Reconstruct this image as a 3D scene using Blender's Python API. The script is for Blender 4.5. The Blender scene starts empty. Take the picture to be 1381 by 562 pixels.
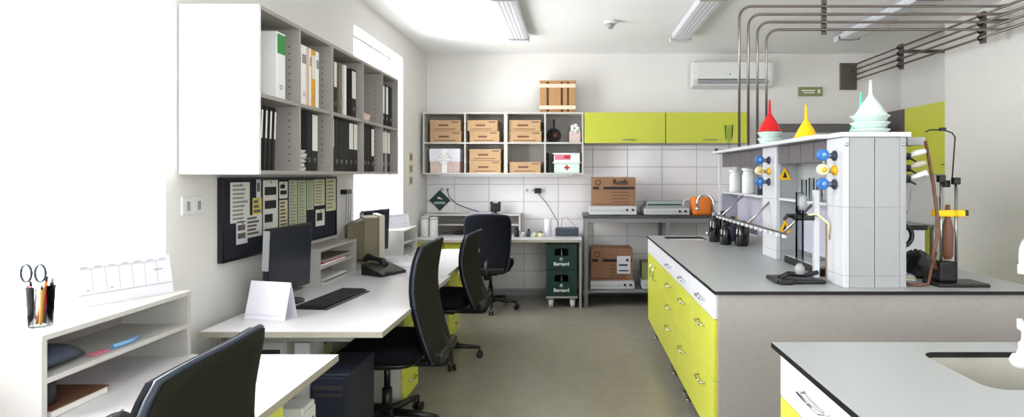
import bpy, bmesh, math, random
from mathutils import Vector, Matrix, Euler
random.seed(7)
S = bpy.context.scene
C = S.collection
PI = math.pi

# ------------------------------------------------------------------ camera
F = 740.0                      # focal length in px of the 1381 px frame
VX, VY, EYE = 772.0, 235.0, 1.45
cd = bpy.data.cameras.new('camera'); cam = bpy.data.objects.new('camera', cd); C.objects.link(cam)
cam.location = (0, 0, EYE); cam.rotation_euler = (PI/2, 0, 0)
cd.sensor_width = 36.0; cd.lens = 36.0*F/1381; cd.clip_start = 0.02
cd.shift_x = -(VX-690.5)/1381; cd.shift_y = -(281-VY)/1381
S.camera = cam

# ------------------------------------------------------------------ world: overcast daylight
w = bpy.data.worlds.new('overcast_sky'); S.world = w; w.use_nodes = True
bg = w.node_tree.nodes['Background']
bg.inputs[0].default_value = (1.0, 0.985, 0.985, 1); bg.inputs[1].default_value = 7.0
def portal(x, y, z, sx, sy, rot):
    l = bpy.data.lights.new('daylight_portal', 'AREA'); l.shape = 'RECTANGLE'; l.size = sx; l.size_y = sy
    l.cycles.is_portal = True
    o = bpy.data.objects.new('daylight_portal', l); o.location = (x, y, z); o.rotation_euler = rot; C.objects.link(o)
WINS = [(4.39, 5.66, 0.93, 2.65), (0.75, 2.36, 0.93, 2.65), (-1.9, -0.1, 0.93, 2.65)]   # left wall: y0,y1,z0,z1; last one unseen, added for more light
for a, b, c, d in WINS:
    portal(-1.98, (a+b)/2, (c+d)/2, d-c, b-a, (0, -PI/2, 0))
ADDED_REAR = [(1.2, 3.2, 0.93, 2.65)]                                 # wall behind the viewer: unseen window added to light camera-facing surfaces
for a, b, c, d in ADDED_REAR:
    portal((a+b)/2, -2.98, (c+d)/2, b-a, d-c, (PI/2, 0, 0))
vs = S.view_settings
vs.view_transform = 'Standard'; vs.look = 'None'; vs.gamma = 1; vs.use_curve_mapping = False
vs.exposure = 1.08

# ------------------------------------------------------------------ materials
def lin(c): 
    c = c/255.0
    return c/12.92 if c <= 0.04045 else ((c+0.055)/1.055)**2.4
def col(r, g, b): return (lin(r), lin(g), lin(b), 1)
def mat(name, rgb, rough=0.5, metal=0.0, noise=0.04, scale=30, bump=0.0, spec=0.5, trans=0, ior=1.45, alpha=1, stretch=None, coat=0):
    m = bpy.data.materials.new(name); m.use_nodes = True
    nt = m.node_tree; b = nt.nodes['Principled BSDF']
    b.inputs['Roughness'].default_value = rough; b.inputs['Metallic'].default_value = metal
    b.inputs['Specular IOR Level'].default_value = spec; b.inputs['IOR'].default_value = ior
    b.inputs['Transmission Weight'].default_value = trans; b.inputs['Alpha'].default_value = alpha
    b.inputs['Coat Weight'].default_value = coat
    c = col(*rgb)
    tc = nt.nodes.new('ShaderNodeTexCoord'); mp = nt.nodes.new('ShaderNodeMapping')
    n = nt.nodes.new('ShaderNodeTexNoise'); n.inputs['Scale'].default_value = scale; n.inputs['Detail'].default_value = 4
    if stretch: mp.inputs['Scale'].default_value = stretch
    nt.links.new(tc.outputs['Object'], mp.inputs[0]); nt.links.new(mp.outputs[0], n.inputs['Vector'])
    mx = nt.nodes.new('ShaderNodeMix'); mx.data_type = 'RGBA'
    mx.inputs['A'].default_value = tuple(max(0, v*(1-noise*2)) for v in c[:3])+(1,)
    mx.inputs['B'].default_value = tuple(min(1, v*(1+noise*2)) for v in c[:3])+(1,)
    nt.links.new(n.outputs['Fac'], mx.inputs['Factor']); nt.links.new(mx.outputs['Result'], b.inputs['Base Color'])
    if bump:
        bp = nt.nodes.new('ShaderNodeBump'); bp.inputs['Strength'].default_value = bump; bp.inputs['Distance'].default_value = 0.004
        nt.links.new(n.outputs['Fac'], bp.inputs['Height']); nt.links.new(bp.outputs[0], b.inputs['Normal'])
    return m
M = dict(
 wall=mat('wall_paint', (226,224,221), .85, noise=.015, scale=6, bump=.05),
 ceil=mat('ceiling_paint', (248,248,248), .9, noise=.01, scale=5),
 floor=mat('linoleum', (142,137,124), .27, noise=.07, scale=9, bump=.02, spec=.5),
 tile=mat('ceramic_tile', (226,223,226), .2, noise=.012, scale=8),
 grout=mat('grout', (170,168,168), .9),
 board=mat('light_grey_laminate', (190,188,184), .45, noise=.03, scale=60, stretch=(1,1,6)),
 boardw=mat('white_laminate', (238,238,239), .4, noise=.01),
 greybd=mat('grey_laminate', (150,146,142), .5, noise=.05, scale=70),
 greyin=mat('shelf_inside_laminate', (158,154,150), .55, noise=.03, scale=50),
 deskt=mat('desk_laminate', (212,209,212), .35, noise=.015, scale=40),
 deske=mat('desk_edge_banding', (160,155,143), .5),
 hpl=mat('grey_compact_laminate', (164,167,167), .34, noise=.05, scale=120),
 black=mat('black_core_edge', (18,18,20), .4),
 endp=mat('end_panel_laminate', (156,151,146), .55, noise=.05, scale=40),
 lime=mat('lime_laminate', (208,211,78), .35, noise=.015, scale=20),
 limed=mat('lime_laminate_dull', (188,194,50), .4, noise=.015, scale=20),
 drawerw=mat('white_drawer_laminate', (228,229,236), .3, noise=.01),
 steel=mat('brushed_steel', (170,168,165), .3, 1.0, noise=.05, scale=90),
 pipe=mat('stainless_pipe', (138,130,124), .32, 1.0, noise=.05, scale=60),
 chrome=mat('chrome', (215,217,220), .12, 1.0, noise=.01),
 framegrey=mat('grey_powder_coat', (150,152,152), .45),
 rackgrey=mat('rack_powder_coat', (128,130,132), .45),
 racktop=mat('dark_rack_top', (64,66,68), .4),
 blackp=mat('black_plastic', (20,20,22), .38, noise=.1),
 blackf=mat('black_fabric', (15,17,24), .9, noise=.2, spec=.15, scale=400, bump=.3),
 mesh=mat('dark_olive_mesh', (30,31,22), .85, noise=.2, spec=.2, scale=500, bump=.3),
 rim=mat('slate_blue_edging', (40,48,62), .4), board_shaded=mat('shaded_grey_laminate', (172,169,164), .5, noise=.04, scale=60),  # last one: light grey board with shade put into its colour, middle desk shelf
 navy=mat('navy_felt', (30,34,46), .9, noise=.15, scale=200, bump=.1),
 paper=mat('paper', (226,226,220), .8, noise=.02),
 paperw=mat('white_card', (222,222,232), .6, noise=.01),
 cream=mat('cream_paper', (214,208,172), .8, noise=.06, scale=80),
 greenp=mat('green_tinted_paper', (186,196,160), .8, noise=.12, scale=120),
 yellowp=mat('yellow_paper', (222,208,110), .8),
 ink=mat('ink_grey', (152,150,150), .8), inkd=mat('ink_dark', (40,38,38), .8), inkm=mat('ink_faint', (178,178,188), .8), inkp=mat('ink_brown', (104,98,90), .8),
 red=mat('red_plastic', (205,22,30), .3, noise=.03), yellow=mat('yellow_plastic', (246,192,10), .3, noise=.03),
 orange=mat('orange_plastic', (230,126,50), .5, noise=.12, scale=60), green=mat('green_label', (58,140,72), .6),
 pink=mat('pink_card', (206,120,140), .6), amber=mat('amber_card', (222,164,60), .6),
 blue=mat('blue_plastic', (48,110,190), .35), lblue=mat('pale_blue_plastic', (120,170,215), .35),
 mint=mat('mint_plastic', (110,205,185), .3, noise=.03), pale=mat('pale_mint_plastic', (204,222,216), .3, noise=.02),
 whitep=mat('white_plastic', (222,224,224), .3, noise=.01), greyp=mat('grey_plastic', (150,152,155), .4),
 equip=mat('equipment_grey', (156,158,160), .4, noise=.015), equipw=mat('equipment_white', (198,199,204), .35, noise=.01),
 basin=mat('basin_grey', (172,170,160), .4), beige=mat('beige_plastic', (190,185,168), .5, noise=.03), beiged=mat('shaded_beige_brown', (112,104,84), .55, noise=.05),  # beiged: shade on the tube monitor's sides as colour; also grey brown covers
 screen=mat('dark_screen', (34,38,50), .22, noise=.05), card=mat('cardboard', (146,110,84), .85, noise=.08, scale=40, bump=.1),
 cardd=mat('archive_cardboard', (180,148,112), .85, noise=.12, scale=60),
 wood=mat('crate_wood', (178,136,92), .75, noise=.15, scale=14, stretch=(6,6,1), bump=.2),
 woodl=mat('pale_crate_wood', (226,208,186), .75, noise=.08, scale=14, stretch=(1,6,6)),
 crate=mat('dark_green_crate', (5,48,40), .4, noise=.08), slate=mat('slate_plastic', (54,62,78), .45),
 bluetower=mat('dark_blue_case', (26,30,43), .5), brown=mat('brown_rubber_hose', (102,66,48), .5),
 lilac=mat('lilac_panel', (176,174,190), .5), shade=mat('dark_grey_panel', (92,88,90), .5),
 lampbody=mat('lamp_housing', (220,220,224), .4), diff=mat('prismatic_diffuser', (212,212,222), .25, noise=.06, scale=200),
 plate=mat('pipe_backplate', (112,104,100), .4, .7), gift=mat('patterned_paper', (206,184,178), .7, noise=.3, scale=70),
 giftw=mat('white_ribbon', (240,240,240), .6), sign=mat('sign_green', (130,138,96), .6), dkred=mat('dark_red_print', (176,30,50), .6),
 bottle=mat('dark_glass_bottle', (14,14,16), .1, noise=.1, coat=.5), teal=mat('teal_plate', (150,170,170), .4),
 skinp=mat('peach_plastic', (216,186,168), .6), pcwhite=mat('light_grey_case', (196,198,196), .45),
)
def glass_mat(name, rgb, rough=0.0, mix=0.85):
    m = bpy.data.materials.new(name); m.use_nodes = True; nt = m.node_tree; nt.nodes.clear()
    o = nt.nodes.new('ShaderNodeOutputMaterial'); mx = nt.nodes.new('ShaderNodeMixShader')
    t = nt.nodes.new('ShaderNodeBsdfTransparent'); g = nt.nodes.new('ShaderNodeBsdfGlossy'); f = nt.nodes.new('ShaderNodeLayerWeight')
    t.inputs[0].default_value = col(*rgb); g.inputs['Roughness'].default_value = rough; f.inputs[0].default_value = .12
    mt = nt.nodes.new('ShaderNodeMath'); mt.operation = 'MULTIPLY'; mt.inputs[1].default_value = mix
    nt.links.new(f.outputs['Fresnel'], mt.inputs[0]); nt.links.new(mt.outputs[0], mx.inputs[0])
    nt.links.new(t.outputs[0], mx.inputs[1]); nt.links.new(g.outputs[0], mx.inputs[2]); nt.links.new(mx.outputs[0], o.inputs[0])
    return m
M['glass'] = glass_mat('clear_glass', (250,252,252)); M['glassware'] = glass_mat('laboratory_glass', (240,244,244), .03, 1.0)

# ------------------------------------------------------------------ builders
class MB:
    def __init__(s): s.bm = bmesh.new()
    def _f(s, fs, mi, sm=False):
        for f in fs: f.material_index = mi; f.smooth = sm
    def box(s, x0, x1, y0, y1, z0, z1, mi=0, bev=0.0, T=None):
        vs_ = [s.bm.verts.new(p) for p in ((x0,y0,z0),(x1,y0,z0),(x1,y1,z0),(x0,y1,z0),(x0,y0,z1),(x1,y0,z1),(x1,y1,z1),(x0,y1,z1))]
        fs = [s.bm.faces.new([vs_[i] for i in q]) for q in ((3,2,1,0),(4,5,6,7),(0,1,5,4),(1,2,6,5),(2,3,7,6),(3,0,4,7))]
        s._f(fs, mi)
        if T is not None:
            for v in vs_: v.co = T @ v.co
        if bev:
            es = list({e for f in fs for e in f.edges})
            r = bmesh.ops.bevel(s.bm, geom=es, offset=bev, segments=2, affect='EDGES', profile=.5)
            for f in r['faces']: f.material_index = mi
        return s
    def edge_box(s, x0, x1, y0, y1, z0, z1, mi_top=0, mi_side=1):
        n = len(s.bm.faces); s.box(x0,x1,y0,y1,z0,z1,mi_top); s.bm.faces.ensure_lookup_table()
        for f in list(s.bm.faces)[n+2:]: f.material_index = mi_side
        return s
    def rings(s, rings, mi=0, cap=True, sm=True, close=False):
        R = [[s.bm.verts.new(p) for p in r] for r in rings]
        n = len(R[0]); fs = []
        pairs = list(zip(R, R[1:])) + ([(R[-1], R[0])] if close else [])
        for a, b in pairs:
            for i in range(n):
                j = (i+1) % n
                fs.append(s.bm.faces.new((a[i], a[j], b[j], b[i])))
        s._f(fs, mi, sm)
        if cap and not close:
            s._f([s.bm.faces.new(R[0][::-1]), s.bm.faces.new(R[-1])], mi)
        return s
    def tube(s, pts, r, seg=8, mi=0, cap=True, close=False):
        pts = [Vector(p) for p in pts]; rr = r if isinstance(r, (list, tuple)) else [r]*len(pts)
        rings = []; prev = None
        for i, p in enumerate(pts):
            if close: t = (pts[(i+1) % len(pts)]-pts[i-1])
            else: t = (pts[min(i+1, len(pts)-1)]-pts[max(i-1, 0)])
            t.normalize()
            if prev is None: u = t.orthogonal().normalized()
            else:
                u = prev - t*prev.dot(t)
                u = u.normalized() if u.length > 1e-6 else t.orthogonal().normalized()
            prev = u; v = t.cross(u)
            rings.append([p+(u*math.cos(2*PI*k/seg)+v*math.sin(2*PI*k/seg))*rr[i] for k in range(seg)])
        return s.rings(rings, mi, cap, True, close)
    def cyl(s, p0, p1, r, seg=12, mi=0, r2=None): return s.tube([p0, p1], [r, r if r2 is None else r2], seg, mi)
    def lathe(s, c, prof, seg=20, mi=0, T=None):
        rings = []
        for r, z in prof:
            ring = [Vector((max(r,1e-4)*math.cos(2*PI*k/seg), max(r,1e-4)*math.sin(2*PI*k/seg), z)) for k in range(seg)]
            rings.append([ (T @ p if T is not None else p)+Vector(c) for p in ring])
        return s.rings(rings, mi)
    def prism(s, pts, d, mi=0):
        a = [s.bm.verts.new(p) for p in pts]; b = [s.bm.verts.new(Vector(p)+Vector(d)) for p in pts]
        n = len(pts); fs = [s.bm.faces.new(a[::-1]), s.bm.faces.new(b)]
        for i in range(n): fs.append(s.bm.faces.new((a[i], a[(i+1)%n], b[(i+1)%n], b[i])))
        s._f(fs, mi); return s
    def build(s, name, mats, parent=None, **kw):
        if not isinstance(mats, (list, tuple)): mats = [mats]
        bmesh.ops.recalc_face_normals(s.bm, faces=s.bm.faces)
        me = bpy.data.meshes.new(name); 
        vs_ = [v.co.copy() for v in s.bm.verts]
        if parent is not None: off = base_of(parent)
        else:
            mn = [min(v[i] for v in vs_) for i in range(3)]; mxx = [max(v[i] for v in vs_) for i in range(3)]
            off = Vector(((mn[0]+mxx[0])/2, (mn[1]+mxx[1])/2, mn[2]))
        for v in s.bm.verts: v.co -= off
        s.bm.to_mesh(me); s.bm.free()
        for m_ in mats: me.materials.append(M[m_] if isinstance(m_, str) else m_)
        o = bpy.data.objects.new(name, me); C.objects.link(o)
        if parent is not None: o.parent = parent
        else: o.location = off
        for k, v in kw.items(): o[k] = v
        return o
def base_of(o):
    p = Vector((0,0,0))
    while o is not None: p += o.location; o = o.parent
    return p
def thing(name, label, cat, loc=(0,0,0), group=None, kind=None):
    o = bpy.data.objects.new(name, None); o.empty_display_size = .1; C.objects.link(o); o.location = loc
    if label: o['label'] = label
    if cat: o['category'] = cat
    if group: o['group'] = group
    if kind: o['kind'] = kind
    return o
def tag(o, label, cat, group=None):
    o['label'] = label; o['category'] = cat
    if group: o['group'] = group
    return o
def dup(root, loc, rotz=None, label=None, group=None):
    def cp(o, par):
        c = o.copy(); C.objects.link(c)
        if par: c.parent = par
        for k in o.children: cp(k, c)
        return c
    r = cp(root, None); r.location = loc
    if rotz is not None: r.rotation_euler[2] = rotz
    if label: r['label'] = label
    if group: r['group'] = group
    return r
def text(body, size, name, m, parent, T, bold=0.0, ext=0.0015, label=None):
    """lettering as a mesh; T maps the text plane (x right, y up, z out) to world"""
    cu = bpy.data.curves.new('lettering', 'FONT'); cu.body = body; cu.size = size; cu.align_x = 'CENTER'; cu.align_y = 'CENTER'
    cu.offset = bold; cu.extrude = ext; cu.resolution_u = 2
    t = bpy.data.objects.new('lettering_tmp', cu); C.objects.link(t)
    bpy.context.view_layer.update()
    me = bpy.data.meshes.new_from_object(t); bpy.data.objects.remove(t)
    me.transform(Matrix.Translation(-base_of(parent)) @ T)
    me.materials.clear(); me.materials.append(M[m])
    o = bpy.data.objects.new(name, me); C.objects.link(o); o.parent = parent
    if label: o['label'] = label
    return o
def TF(x, y, z): return Matrix.Translation((x,y,z)) @ Matrix.Rotation(PI/2, 4, 'X')            # faces -y (towards viewer)
def TR(x, y, z): return Matrix.Translation((x,y,z)) @ Matrix.Rotation(PI/2, 4, 'Z') @ Matrix.Rotation(PI/2, 4, 'X')  # faces +x
def P(px, py, Y): s = F/Y; return ((px-VX)/s, Y, EYE-(py-VY)/s)      # a picture point at depth Y, used while measuring
def YX(px, X): return F*X/(px-VX)                                     # depth at which plane x=X projects on column px
def arc(c, r, a0, a1, n, ax='xz'):
    out = []
    for i in range(n+1):
        a = a0+(a1-a0)*i/n; u, v = r*math.cos(a), r*math.sin(a)
        out.append(Vector(c)+(Vector((u,0,v)) if ax=='xz' else Vector((u,v,0)) if ax=='xy' else Vector((0,u,v))))
    return out

# ------------------------------------------------------------------ room shell
XL, XR, XR2, YB, YN, YJ, ZC = -1.75, 3.95, 3.59, 6.6, -2.8, 5.29, 2.90
st = dict(kind='structure')
MB().box(XL-.3, XR+.3, YN-.3, YB+.25, -.1, 0).build('floor', 'floor', **st)
MB().box(XL-.3, XR+.3, YN-.3, YB+.25, ZC, ZC+.12).build('ceiling', 'ceil', **st)
wall_back = MB().box(XL-.3, XR+.3, YB, YB+.2, 0, ZC).build('wall_back', ['wall'], **st)
def holed_wall(name, a0, a1, holes, mk):
    b = MB(); cuts = sorted(holes); cur = a0
    for (h0, h1, z0, z1) in cuts:
        mk(b, cur, h0, 0, ZC); mk(b, h0, h1, 0, z0); mk(b, h0, h1, z1, ZC); cur = h1
    mk(b, cur, a1, 0, ZC)
    return b.build(name, 'wall', **st)
holed_wall('wall_left', YN, YB, WINS, lambda b, a, c, z0, z1: b.box(XL-.24, XL, a, c, z0, z1))
holed_wall('wall_rear', XL-.24, XR2, ADDED_REAR, lambda b, a, c, z0, z1: b.box(a, c, YN-.2, YN, z0, z1))
MB().box(XR, XR+.2, YJ, YB, 0, ZC).build('wall_right', 'wall', **st)
MB().box(XR2, XR2+.56, YN-.2, YJ, 0, ZC).build('wall_jog', 'wall', **st)
for i, (a, b_, c, d) in enumerate(WINS):
    win = thing('window_%d' % (i+1), None, None, (XL-.15, (a+b_)/2, c), kind='structure')
    m = MB(); t = .02
    m.box(XL-.20, XL-.14, a, b_, c, c+t).box(XL-.20, XL-.14, a, b_, d-t, d).box(XL-.20, XL-.14, a, a+t, c+t, d-t).box(XL-.20, XL-.14, b_-t, b_, c+t, d-t)
    m.build('window_frame', 'whitep', win)
    MB().box(XL-.176, XL-.170, a+t, b_-t, c+t, d-t).build('pane', 'glass', win)
    MB().box(XL-.13, XL+.02, a+.003, b_-.003, c+.001, c+.025).build('window_sill', 'whitep', win)
for i, (a, b_, c, d) in enumerate(ADDED_REAR):
    win = thing('window_%d' % (i+4), None, None, ((a+b_)/2, YN-.1, c), kind='structure')  # unseen window, added for the light it lets in
    m = MB(); t = .04
    m.box(a, b_, YN-.16, YN-.1, c, c+t).box(a, b_, YN-.16, YN-.1, d-t, d).box(a, a+t, YN-.16, YN-.1, c+t, d-t).box(b_-t, b_, YN-.16, YN-.1, c+t, d-t)
    m.build('window_frame', 'whitep', win)
    MB().box(a+t, b_-t, YN-.136, YN-.13, c+t, d-t).build('pane', 'glass', win)
# grout bed and wall tiles
MB().box(XL, XR, YB-.006, YB, .075, 1.80).build('grout_bed', 'grout', wall_back)
xe = [XL] + [-1.415+.415*k for k in range(13)] + [XR]
meshes = {}
for zi in range(9):
    z0 = .083+.208*zi; hgt = .208 if zi < 8 else .055
    for a, b_ in zip(xe, xe[1:]):
        if zi == 8 and b_ < .1: continue
        key = (round(b_-a, 4), hgt)
        if key not in meshes:
            t = MB().box(0, b_-a-.006, 0, .008, 0, hgt-.006, bev=.0012)
            me = bpy.data.meshes.new('tile'); bmesh.ops.recalc_face_normals(t.bm, faces=t.bm.faces); t.bm.to_mesh(me); me.materials.append(M['tile']); meshes[key] = me
        o = bpy.data.objects.new('tile', meshes[key]); C.objects.link(o); o.parent = wall_back
        o.location = Vector((a+.003, YB-.012, z0+.003))-wall_back.location
MB().box(XL, XR, YB-.018, YB, 0, .07).build('baseboard_back', 'greyp', **st)
MB().box(XL, XL+.012, YN, YB-.02, 0, .06).build('baseboard_left', 'greyp', **st)
MB().box(XR2-.012, XR2, YN, YJ, 0, .06).build('baseboard_right', 'greyp', **st)

# ------------------------------------------------------------------ ceiling lamps, detector
def lamp(x, label, y0=4.17, y1=5.67):
    t = thing('ceiling_lamp', label, 'lamp', (x, (y0+y1)/2, 2.81), 'linear ceiling lamps')
    MB().box(x-.045, x+.045, y0+.1, y1-.1, 2.865, 2.90).build('mount', 'lampbody', t)
    MB().box(x-.10, x+.10, y0, y0+.02, 2.812, 2.866, bev=.004).box(x-.10, x+.10, y1-.02, y1, 2.812, 2.866, bev=.004).box(x-.095, x+.095, y0+.02, y1-.02, 2.85, 2.864).build('housing', 'lampbody', t)
    m = MB(); n = 10
    prof = [(-.098, 2.85), (-.088, 2.818)] + [(-.088+.176*k/n, 2.812+.003*(k % 2)) for k in range(1, n)] + [(.088, 2.818), (.098, 2.85)]
    m.prism([(x+a, y0+.021, z) for a, z in prof], (0, y1-y0-.042, 0)); m.build('diffuser', 'diff', t)
    for yy in (y0+.12, y1-.12):
        MB().box(x-.103, x+.103, yy-.012, yy+.012, 2.808, 2.812).box(x-.104, x-.100, yy-.012, yy+.012, 2.812, 2.85).box(x+.100, x+.104, yy-.012, yy+.012, 2.812, 2.85).build('clip', 'steel', t)
lamp(-.54, 'leftmost linear ceiling lamp, with grey prismatic cover, nearest the window wall')
lamp(1.10, 'linear ceiling lamp above the air conditioner, between the other two lamps')
lamp(2.80, 'rightmost linear ceiling lamp, seen behind the horizontal steel pipes')
t = thing('smoke_detector', 'small round white smoke detector on the ceiling between two lamps', 'detector', (.36, 5.2, 2.85))
MB().lathe((.36,5.2,2.87), [(.055,0),(.06,.01),(.06,.03)]).build('base', 'whitep', t)
MB().lathe((.36,5.2,2.83), [(.02,0),(.03,.01),(.034,.03),(.04,.04)]).build('sensor_head', 'greyp', t)

# ------------------------------------------------------------------ back wall: open shelves, lime cabinets
YS = 6.27
t = thing('wall_shelf_unit', 'light grey open wall shelf unit with eight compartments of boxes on the back wall', 'shelf', (-.79, 6.43, 1.45))
xs = [-1.71, -1.228, -.763, -.313, .127]
MB().box(-1.71, .127, 6.575, 6.585, 1.452, 2.158).build('back_panel', 'greyin', t)
for nm, z0, z1 in (('top_panel', 2.142, 2.16), ('bottom_panel', 1.45, 1.468)): MB().box(-1.71, .127, YS, 6.575, z0, z1).build(nm, 'board', t)
for i, x in enumerate(xs):
    wd = .02 if i == 2 else .009
    a, b_ = (x, x+.018) if i == 0 else (x-.018, x) if i == 4 else (x-wd, x+wd)
    MB().box(a, b_, YS, 6.575, 1.468, 2.142).build('divider', 'board', t)
for i in range(4):
    a = xs[i]+(.018 if i == 0 else .02 if i == 2 else .009); b_ = xs[i+1]-(.018 if i == 3 else .02 if i == 1 else .009)
    MB().box(a, b_, YS+.002, 6.575, 1.80, 1.818).build('shelf_board', 'board', t)
def arc_box(x0, x1, z0, h, y0, label, name='archive_box', grp='cardboard archive boxes in the wall shelf'):
    t = thing(name, label, 'box', ((x0+x1)/2, y0+.13, z0), grp)
    MB().box(x0, x1, y0, y0+.27, z0, z0+h-.004, bev=.002).build('body', 'cardd', t)
    MB().box(x0-.003, x1+.003, y0-.004, y0+.27, z0+h-.028, z0+h-.001).build('lid', 'cardd', t)
    MB().box(x1-.10, x1-.02, y0-.0055, y0-.003, z0+h-.042+.016, z0+h-.034+.016).build('hand_slot', 'inkd', t)
    MB().box(x0+.05, x1-.06, y0-.002, y0, z0+.018, z0+.026).box(x0+.10, x1-.14, y0-.002, y0, z0+.055, z0+.075).build('printed_mark', 'brown', t)
def bx(pa, pb, Y=6.33): return (pa-VX)*Y/F, (pb-VX)*Y/F
U, L = 1.818, 1.468
rows = [('first', 580, 622, 6.30), ('second', 631, 673, 6.30), ('third', 686, 730, 6.30)]
for n, a, b_, y in rows:
    x0, x1 = bx(a, b_, y)
    if n == 'second':
        arc_box(x0+.02, x1, U, .128, y, 'cardboard archive box low in the upper second shelf compartment, under another')
        arc_box(x0-.01, x1-.02, U+.13, .125, y, 'cardboard archive box on top in the upper second shelf compartment')
    else:
        arc_box(x0, x1, U, .128, y, 'lower cardboard archive box of two in the upper %s shelf compartment' % n)
        arc_box(x0, x1-.01, U+.13, .125, y+.003, 'upper cardboard archive box of two in the upper %s shelf compartment' % n)
x0, x1 = bx(633, 675, 6.30)
arc_box(x0, x1, L, .14, 6.30, 'lower cardboard archive box in the second compartment of the bottom row')
arc_box(x0, x1, L+.142, .13, 6.303, 'upper cardboard archive box in the second compartment of the bottom row')
x0, x1 = bx(687, 729, 6.30)
arc_box(x0, x1, L, .125, 6.30, 'single cardboard archive box alone in the third compartment of the bottom row')
# patterned gift box
x0, x1 = bx(580, 620, 6.30)
t = thing('gift_box', 'pale box with rose print and white ribbon bow, bottom left shelf compartment', 'box', ((x0+x1)/2, 6.43, L))
MB().box(x0, x1, 6.30, 6.55, L, L+.27, bev=.004).build('body', 'gift', t)
MB().box(x0-.005, x1+.005, 6.292, 6.555, L+.13, L+.275).build('lid', 'paperw', t)
MB().box((x0+x1)/2-.03, (x0+x1)/2+.03, 6.285, 6.292, L, L+.275).build('ribbon', 'giftw', t)
m = MB()
for k in range(6):
    a = k*PI/3; c = Vector(((x0+x1)/2+.05*math.cos(a), 6.282, L+.17+.04*math.sin(a)))
    m.tube(arc(c, .028, 0, 2*PI*.92, 9), .008, 5)
m.build('bow', 'giftw', t)
# round dark flask with handle and white flowered tin, upper fourth
cx, cy = (747-VX)*6.4/F, 6.40
t = thing('dark_pan', 'small dark round pan standing upright with its handle up, upper right shelf compartment', 'pan', (cx, cy, U))
MB().lathe((cx, cy, U+.085), [(.06,-.02),(.085,.0),(.082,.02),(.05,.02)], T=Matrix.Rotation(PI/2, 4, 'X')).build('bowl', 'inkd', t)
MB().cyl((cx, cy, U+.16), (cx, cy, U+.27), .009, 8, r2=.012).build('handle', 'inkd', t)
MB().lathe((cx+.01, cy-.022, U+.085), [(.02,0),(.045,.004),(.0,.008)], T=Matrix.Rotation(PI/2, 4, 'X')).build('rim', 'brown', t)
cx = (776-VX)*6.4/F
t = thing('flowered_tin', 'rose coloured tin with white flower top, right end of the upper shelf row', 'tin', (cx, 6.42, U))
MB().box(cx-.07, cx+.06, 6.36, 6.48, U, U+.13, bev=.006).build('body', 'gift', t)
m = MB()
for k in range(5):
    a = k*2*PI/5; m.lathe((cx-.005+.032*math.cos(a), 6.35, U+.165+.032*math.sin(a)), [(.0,-.008),(.026,0),(.0,.008)], 10, T=Matrix.Rotation(PI/2,4,'X'))
m.box(cx-.05, cx+.05, 6.362, 6.47, U+.13, U+.16); m.build('flower', 'giftw', t)
# first aid boxes
x0, x1 = bx(745, 784, 6.32)
t = thing('first_aid_box', 'white lidded box marked with a red cross in the bottom right compartment', 'box', ((x0+x1)/2, 6.44, L))
MB().box(x0+.02, x1-.02, 6.33, 6.54, L, L+.11, bev=.005).build('body', 'pale', t)
MB().box(x0, x1, 6.32, 6.55, L+.11, L+.125).build('lid', 'whitep', t)
cxx = (x0+x1)/2
MB().box(cxx-.03, cxx+.03, 6.327, 6.33, L+.05, L+.07).box(cxx-.01, cxx+.01, 6.3275, 6.33, L+.03, L+.09).build('cross', 'dkred', t)
t = thing('first_aid_box', 'white tub with red printed label standing on the red cross box', 'box', ((x0+x1)/2, 6.44, L+.125))
MB().box(x0+.015, x1-.01, 6.33, 6.54, L+.125, L+.215, bev=.005).build('body', 'whitep', t)
MB().box(x0, x1, 6.322, 6.55, L+.215, L+.228).build('lid', 'whitep', t)
MB().box(x0+.03, cxx+.04, 6.326, 6.33, L+.15, L+.208).build('label_print', 'pink', t)
MB().box(cxx-.03, cxx+.04, 6.324, 6.326, L+.165, L+.20).build('label_print', 'dkred', t)
# dark folders beside
for k, xx in enumerate((-.30, .085)):
    tag(MB().box(xx, xx+.02, 6.32, 6.55, L, L+.23, bev=.002).build('folder', 'inkd'), ['black folder upright left of the red cross box','black folder upright right of the red cross box'][k], 'folder', 'folders beside the first aid boxes')
# wooden crate on top
x0, x1 = bx(728, 776, 6.32); zt = 2.16; h = .375
t = thing('wooden_crate', 'slatted wooden crate with pale cross bands standing on top of the wall shelf', 'crate', ((x0+x1)/2, 6.44, zt))
m = MB().box(x0+.004, x1-.004, 6.36, 6.56, zt+.03, zt+h-.03); m.build('core', 'brown', t)
wd = (x1-x0); edges = [0, .2, .25, .60, .65, .78, .82, 1]
for k in range(0, 8, 2):
    MB().box(x0+wd*edges[k], x0+wd*edges[k+1]-.004, 6.345, 6.362, zt+.015, zt+h-.015, bev=.002).build('slat', 'wood', t)
for zz in (zt+.04, zt+h-.085): MB().box(x0-.004, x1+.004, 6.33, 6.345, zz, zz+.045, bev=.002).build('cross_band', 'woodl', t)
MB().box(x0-.004, x1+.004, 6.34, 6.57, zt, zt+.016).build('base_board', 'wood', t)
MB().box(x0-.004, x1+.004, 6.34, 6.57, zt+h-.016, zt+h).build('top_board', 'wood', t)
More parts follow.
